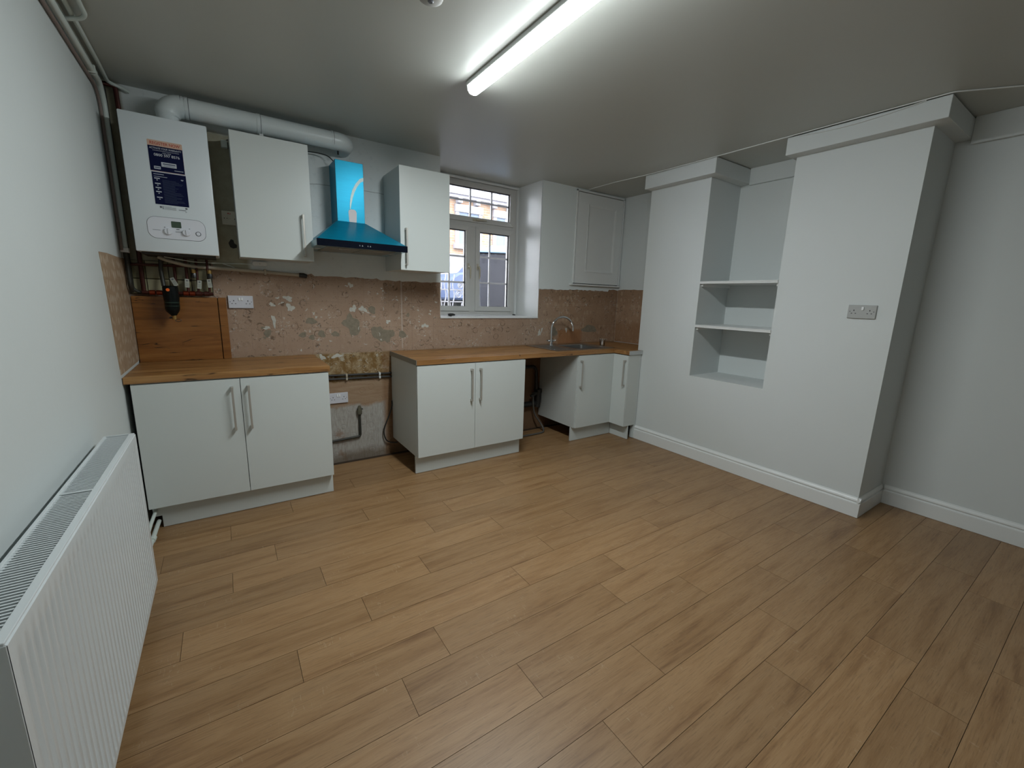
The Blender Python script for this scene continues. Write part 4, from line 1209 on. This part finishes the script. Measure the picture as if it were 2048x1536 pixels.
MB().tube([(1.352, -.022, .395), (1.352, -.022, .400), (1.352, -.022, .430), (1.352, -.022, .445), (1.352, -.022, .470)], [.014, .020, .021, .016, .010], 8).build('tap_fitting', simple('corroded_brass', (.13, .12, .085), .6, .4, var=.4, vs=60), t)
MB().box(1.330, -.030, .436, 1.378, -.016, .446).build('tap_lever', 'piped', t, .002)
o = MB().tube(catmull([(1.628, -.02, .485), (1.624, -.025, .43), (1.590, -.03, .34), (1.556, -.03, .26), (1.548, -.03, .20), (1.565, -.03, .14), (1.60, -.03, .112), (1.66, -.05, .105)], 6), .0055, 8).build('black_cable', 'black', None)
tag(o, 'loose black cable looping down beside the middle base cabinet', 'cable')
# gap right of the middle cabinet
pipe('drain_pipe', [(2.62, -.05, .692), (3.17, -.05, .692), (3.185, -.05, .38)], .017, 'blackpipe', 'black drain pipe bending down between middle cabinet and sink cabinet', sm=.06, n=12)
t = thing('soil_pipe', (3.0, -.055, .29), 'thick black horizontal waste pipe low between middle and sink cabinets', 'pipe')
MB().tube([(2.62, -.055, .290), (3.20, -.055, .290)], .030, 16).build('run', 'blackpipe', t)
MB().tube(smoothpath([(3.19, -.055, .250), (3.205, -.055, .31), (3.205, -.055, .42)], .02), .036, 16).build('junction', 'blackpipe', t)
MB().tube([(3.205, -.055, .41), (3.205, -.055, .445)], [.041, .041], 16).build('collar', 'black', t)
t = thing('stop_valve', (3.12, -.06, .39), 'dark isolating valve with lever above the thick waste pipe', 'valve')
MB().tube([(3.160, -.085, .405), (3.085, -.085, .385)], .014, 12).tube([(3.12, -.085, .395), (3.12, -.105, .42)], .010, 10).build('body', 'piped', t)
MB().box(3.075, -.118, .418, 3.150, -.108, .428).build('lever', 'black', t, .002)
o = MB().tube(catmull([(3.115, -.09, .38), (3.120, -.09, .28), (3.140, -.10, .18), (3.20, -.14, .075), (3.185, -.20, .016), (3.08, -.22, .012), (2.90, -.22, .012), (2.64, -.22, .012)], 6), .009, 10).build('appliance_hose', 'cord', None)
tag(o, 'grey appliance hose looping to the floor between middle and sink cabinets', 'hose')

# radiator valve tails poking out by the left cabinet plinth
t = thing('radiator_tails', (.06, -.70, 0), 'two short white pipes by the floor between radiator and left cabinet', 'pipe')
MB().tube(smoothpath([(.046, -1.25, .112), (.046, -.72, .112), (.050, -.552, .112)], .02), .009, 10).build('upper_tail', 'pipew', t)
MB().tube(smoothpath([(.044, -1.25, .075), (.050, -.90, .050), (.058, -.552, .046)], .02), .011, 10).build('lower_tail', 'pipew', t)
MB().tube([(.053, -.80, .049), (.055, -.76, .049)], .015, 10).build('joint', 'pipew', t)

# ceiling cable
cp = [(3.775, -.05), (3.772, -.40), (3.812, -.80), (3.818, -1.43), (3.815, -1.95), (3.816, -2.40), (3.820, -2.77), (3.91, -2.88), (4.00, -2.99), (4.10, -3.11), (4.18, -3.35), (4.19, -4.6)]
o = MB().tube(smoothpath([(x, y, H - .005) for x, y in cp], .02), .0038, 8).build('ceiling_cable', 'trimw', None)
tag(o, 'thin white cable clipped along ceiling beside the box beams', 'cable')
o = MB().tube(catmull([(3.823, -2.02, H - .016), (3.8235, -2.15, H - .028), (3.8235, -2.32, H - .034), (3.8235, -2.48, H - .026), (3.823, -2.66, H - .010)], 6), .0028, 8).build('sagging_cable', 'trimw', None)
tag(o, 'thin white cable sagging across the face of the larger box beam', 'cable')

# odds and ends on sill
def crumple(cx, cy, cz, r, seed, name, label, flat=.5):
    rr_ = random.Random(seed)
    b = bmesh.new()
    bmesh.ops.create_icosphere(b, subdivisions=2, radius=r)
    for v in b.verts:
        k = rr_.uniform(.55, 1.15)
        v.co = Vector((v.co.x * k * 1.3, v.co.y * k, v.co.z * k * flat)) + Vector((cx, cy, cz))
    m = MB(); m.bm.free(); m.bm = b
    o = m.build(name, 'scrap', None, smooth=False)
    tag(o, label, 'scrap')
crumple(2.235, .06, WZ + .016, .030, 5, 'crumpled_scrap', 'crumpled black scrap on the left part of windowsill')
crumple(3.150, .375, WZ + .006, .016, 8, 'debris_lump', 'small dark lump of debris in the right corner of windowsill')

# ---------------------------------------------------------------- radiator
RX0, RX1, RZ0, RZ1, RY0, RY1 = .032, .130, .098, .785, -2.595, -1.300
t = thing('radiator', (.08, -1.96, 0), 'long white double-panel radiator on the left wall', 'radiator')
def panel(xf, sgn, name):
    m = MB(); bm = m.bm
    pitch = .0335
    n = int((RY1 - RY0 - .03) / pitch)
    ys, dep = [RY0], [0.0]
    y = RY0 + .018
    for i in range(n):
        for f, d in ((0, 0), (.30, 0), (.42, 1), (.78, 1), (.90, 0)):
            ys.append(y + pitch * f); dep.append(d * .005)
        y += pitch
    ys.append(RY1); dep.append(0)
    zs = [(RZ0, 0), (RZ0 + .022, 0), (RZ0 + .030, 1), (RZ1 - .062, 1), (RZ1 - .050, 0), (RZ1 - .010, 0), (RZ1 - .003, 0)]
    grid = []
    for (z, k) in zs:
        row = []
        for yy, d in zip(ys, dep):
            row.append(bm.verts.new((xf - sgn * d * k, yy, z)))
        grid.append(row)
    grid.append([bm.verts.new((xf - sgn * .004, yy, RZ1)) for yy in ys])
    grid.append([bm.verts.new((xf - sgn * .012, yy, RZ1)) for yy in ys])
    for a, b_ in zip(grid, grid[1:]):
        for i in range(len(ys) - 1):
            bm.faces.new((a[i], a[i + 1], b_[i + 1], b_[i]))
    m.box(xf - sgn * .006, RY0 + .001, RZ0 + .001, xf - sgn * .012, RY1 - .001, RZ1 - .001)
    return m.build(name, 'rad', t)
panel(RX1, 1, 'front_panel')
panel(RX0, -1, 'back_panel')
MB().box(RX0 + .012, RY0 + .02, RZ0 + .03, RX1 - .012, RY1 - .02, RZ1 - .06).build('convector_core', 'radback', t)
for ya, yb in ((RY0 - .002, RY0 + .001), (RY1 - .001, RY1 + .002)):
    MB().box(RX0 + .001, ya, RZ0 + .01, RX1 - .001, yb, RZ1 - .002).build('side_cover', 'rad', t, .0008)
gr = MB().box(RX0, RY0 - .001, RZ1 - .006, RX0 + .008, RY1 + .001, RZ1 + .004).box(RX1 - .020, RY0 - .001, RZ1 - .006, RX1 - .003, RY1 + .001, RZ1 + .004).box(RX0 + .008, RY0 - .001, RZ1 - .006, RX1 - .02, RY0 + .006, RZ1 + .004).box(RX0 + .008, RY1 - .006, RZ1 - .006, RX1 - .02, RY1 + .001, RZ1 + .004).box(RX0 + .008, -1.905, RZ1 - .004, RX1 - .02, -1.895, RZ1 + .003).build('top_grille', 'rad', t, .001)
sl = None
y = RY1 - .016
while y > RY0 + .012:
    if abs(y + 1.90) > .010:
        if sl is None:
            sl = MB().box(RX0 + .008, -.0023, -.006, RX1 - .020, .0023, .001).build('slat', 'rad', None, 0, smooth=False)
            sl.parent = gr
            o = sl
        else:
            o = sl.copy(); COL.objects.link(o)
        o.location = Vector((0, y, RZ1)) - root_loc(gr)
    y -= .0118
for y in (RY0 + .15, RY1 - .15):
    MB().box(.001, y - .02, .25, RX0 - .001, y + .02, RZ1 - .08).build('wall_bracket', 'rad', t)

# ---------------------------------------------------------------- outside the window
g = struct('ground_outside')
g['label'] = 'grey pavement outside the window'; g['category'] = 'pavement'
MB().box(-6, .50, .95, 22, 9.0, 1.08).build('paving', 'concrete', g)

# white scroll railing
t = thing('scroll_railing', (2.5, 1.15, 1.08), 'white wrought iron railing with scrolls outside the window', 'railing')
ry = 1.15
for z in (1.33, 1.47, 1.565):
    MB().box(1.2, ry - .008, z - .007, 3.10, ry + .008, z + .007).build('rail', 'railw', t)
x = 1.25
i = 0
while x < 2.80:
    amp = .012
    pts = [(x + amp * math.sin((z - 1.10) * 26 + (i % 2) * PI), ry, z) for z in [1.08 + k * .03 for k in range(20)]]
    MB().tube(pts, .0065, 6).build('baluster', 'railw', t)
    x += .055; i += 1
def spiral(cx, cz, r0, turns, sgn):
    return [(cx + sgn * r0 * (1 - .8 * k / 30) * math.cos(k / 30 * turns * 2 * PI), ry, cz + r0 * (1 - .8 * k / 30) * math.sin(k / 30 * turns * 2 * PI)) for k in range(31)]
for cx, cz, rr_ in ((2.880, 1.518, .036), (2.862, 1.415, .050), (2.93, 1.29, .04), (2.99, 1.415, .05), (2.99, 1.518, .036)):
    MB().tube(spiral(cx, cz, rr_, 1.8, 1), .0065, 6).build('scroll', 'railw', t)

# big wheeled bin, standing at an angle
ba = math.radians(-30)
t = thing('wheeled_bin', (3.30, 1.48, 1.08), 'large dark grey wheeled bin with blue lid outside the window', 'bin', None, ba)
L_ = dict(local=True)
MB().hexa([(.05, .05, .14), (1.25, .05, .14), (1.25, .75, .14), (.05, .75, .14), (0, 0, .88), (1.30, 0, .88), (1.30, .80, .88), (0, .80, .88)]).build('tub', 'bin', t, .015, **L_)
for x in (.06, .22, .38):
    MB().hexa([(x, .006, .76), (x + .03, .006, .76), (x + .03, .02, .76), (x, .02, .76), (x, -.012, .87), (x + .03, -.012, .87), (x + .03, .01, .87), (x, .01, .87)]).build('rib', 'bin', t, **L_)
MB().hexa([(-.02, -.03, .885), (1.32, -.03, .885), (1.32, .82, .885), (-.02, .82, .885), (.02, 0, .92), (1.28, 0, .92), (1.12, .42, 1.03), (.18, .42, 1.03)]).build('lid', 'binlid', t, .01, **L_)
for x in (.2, 1.1):
    MB().cyl((x - .025, .15, .071), (x + .025, .15, .071), .07, 16).build('wheel', 'tyre', t, **L_)

# parked blue car beyond the railing
t = thing('parked_car', (6.2, 5.0, 1.08), 'blue parked car beyond the white railing', 'car')
prof = [(0, .25), (0, .62), (.25, .78), (1.0, .86), (1.45, 1.32), (2.9, 1.36), (3.6, .92), (4.0, .86), (4.1, .55), (4.1, .25)]
MB().prism([(4.15 + x, 4.2, 1.08 + z) for x, z in prof], (0, 1.65, 0)).build('body', 'carblue', t, .04)
for a in ([(1.15, .90), (1.52, 1.26), (2.1, 1.29), (2.1, .90)], [(2.18, .90), (2.18, 1.29), (2.82, 1.29), (3.35, .92)]):
    MB().prism([(4.15 + x, 4.195, 1.08 + z) for x, z in a], (0, -.01, 0)).build('side_window', 'carwin', t)
for x in (.75, 3.3):
    MB().cyl((4.15 + x, 4.18, 1.08 + .302), (4.15 + x, 4.36, 1.08 + .302), .30, 20).build('wheel', 'tyre', t)
    MB().cyl((4.15 + x, 4.80, 1.08 + .302), (4.15 + x, 5.86, 1.08 + .302), .30, 20).build('wheel', 'tyre', t)

# house opposite
t = thing('house_opposite', (7.5, 9.5, 1.08), 'brick terrace house with white stucco bands across the street', 'house')
MB().box(-2, 9.0, 1.08, 20, 9.6, 9.0).build('brick_wall', 'brick', t)
MB().box(-2, 8.90, 1.08, 20, 9.0, 1.95).build('grey_plinth', simple('grey_plinth', (.11, .11, .125), .8), t)
MB().box(-2, 8.93, 1.95, 20, 9.0, 2.72).build('stucco_base', 'cornice', t)
MB().box(-2, 8.70, 4.44, 20, 9.0, 4.60).box(-2, 8.80, 4.36, 20, 9.0, 4.44).build('cornice', 'cornice', t)
MB().box(-2, 8.97, 4.60, 20, 9.0, 9.0).build('stucco_upper', 'cornice', t)
x = 4.2
while x < 11.5:
    MB().box(x, 8.78, 4.22, x + .14, 9.0, 4.38).build('corbel', 'cornice', t)
    x += .62
def hwin(x0, x1, z0, z1):
    w = MB().box(x0 - .14, 8.90, z1, x1 + .14, 9.0, z1 + .22).box(x0 - .12, 8.94, z0, x0, 9.0, z1).box(x1, 8.94, z0, x1 + .12, 9.0, z1).box(x0 - .18, 8.84, z0 - .14, x1 + .18, 9.0, z0).box(x0, 8.95, (z0 + z1) / 2 - .03, x1, 8.99, (z0 + z1) / 2 + .03).box((x0 + x1) / 2 - .02, 8.955, z0, (x0 + x1) / 2 + .02, 8.985, z1).build('window', 'cornice', t)
    MB().box(x0, 8.97, z0, x1, 8.995, z1).build('pane', 'pane', w)
for x0 in (5.30, 6.78, 8.15, 9.6):
    hwin(x0, x0 + .70, 3.02, 3.98)
for x0 in (5.6, 7.2, 8.42, 9.9):
    hwin(x0, x0 + .70, 4.78, 5.9)
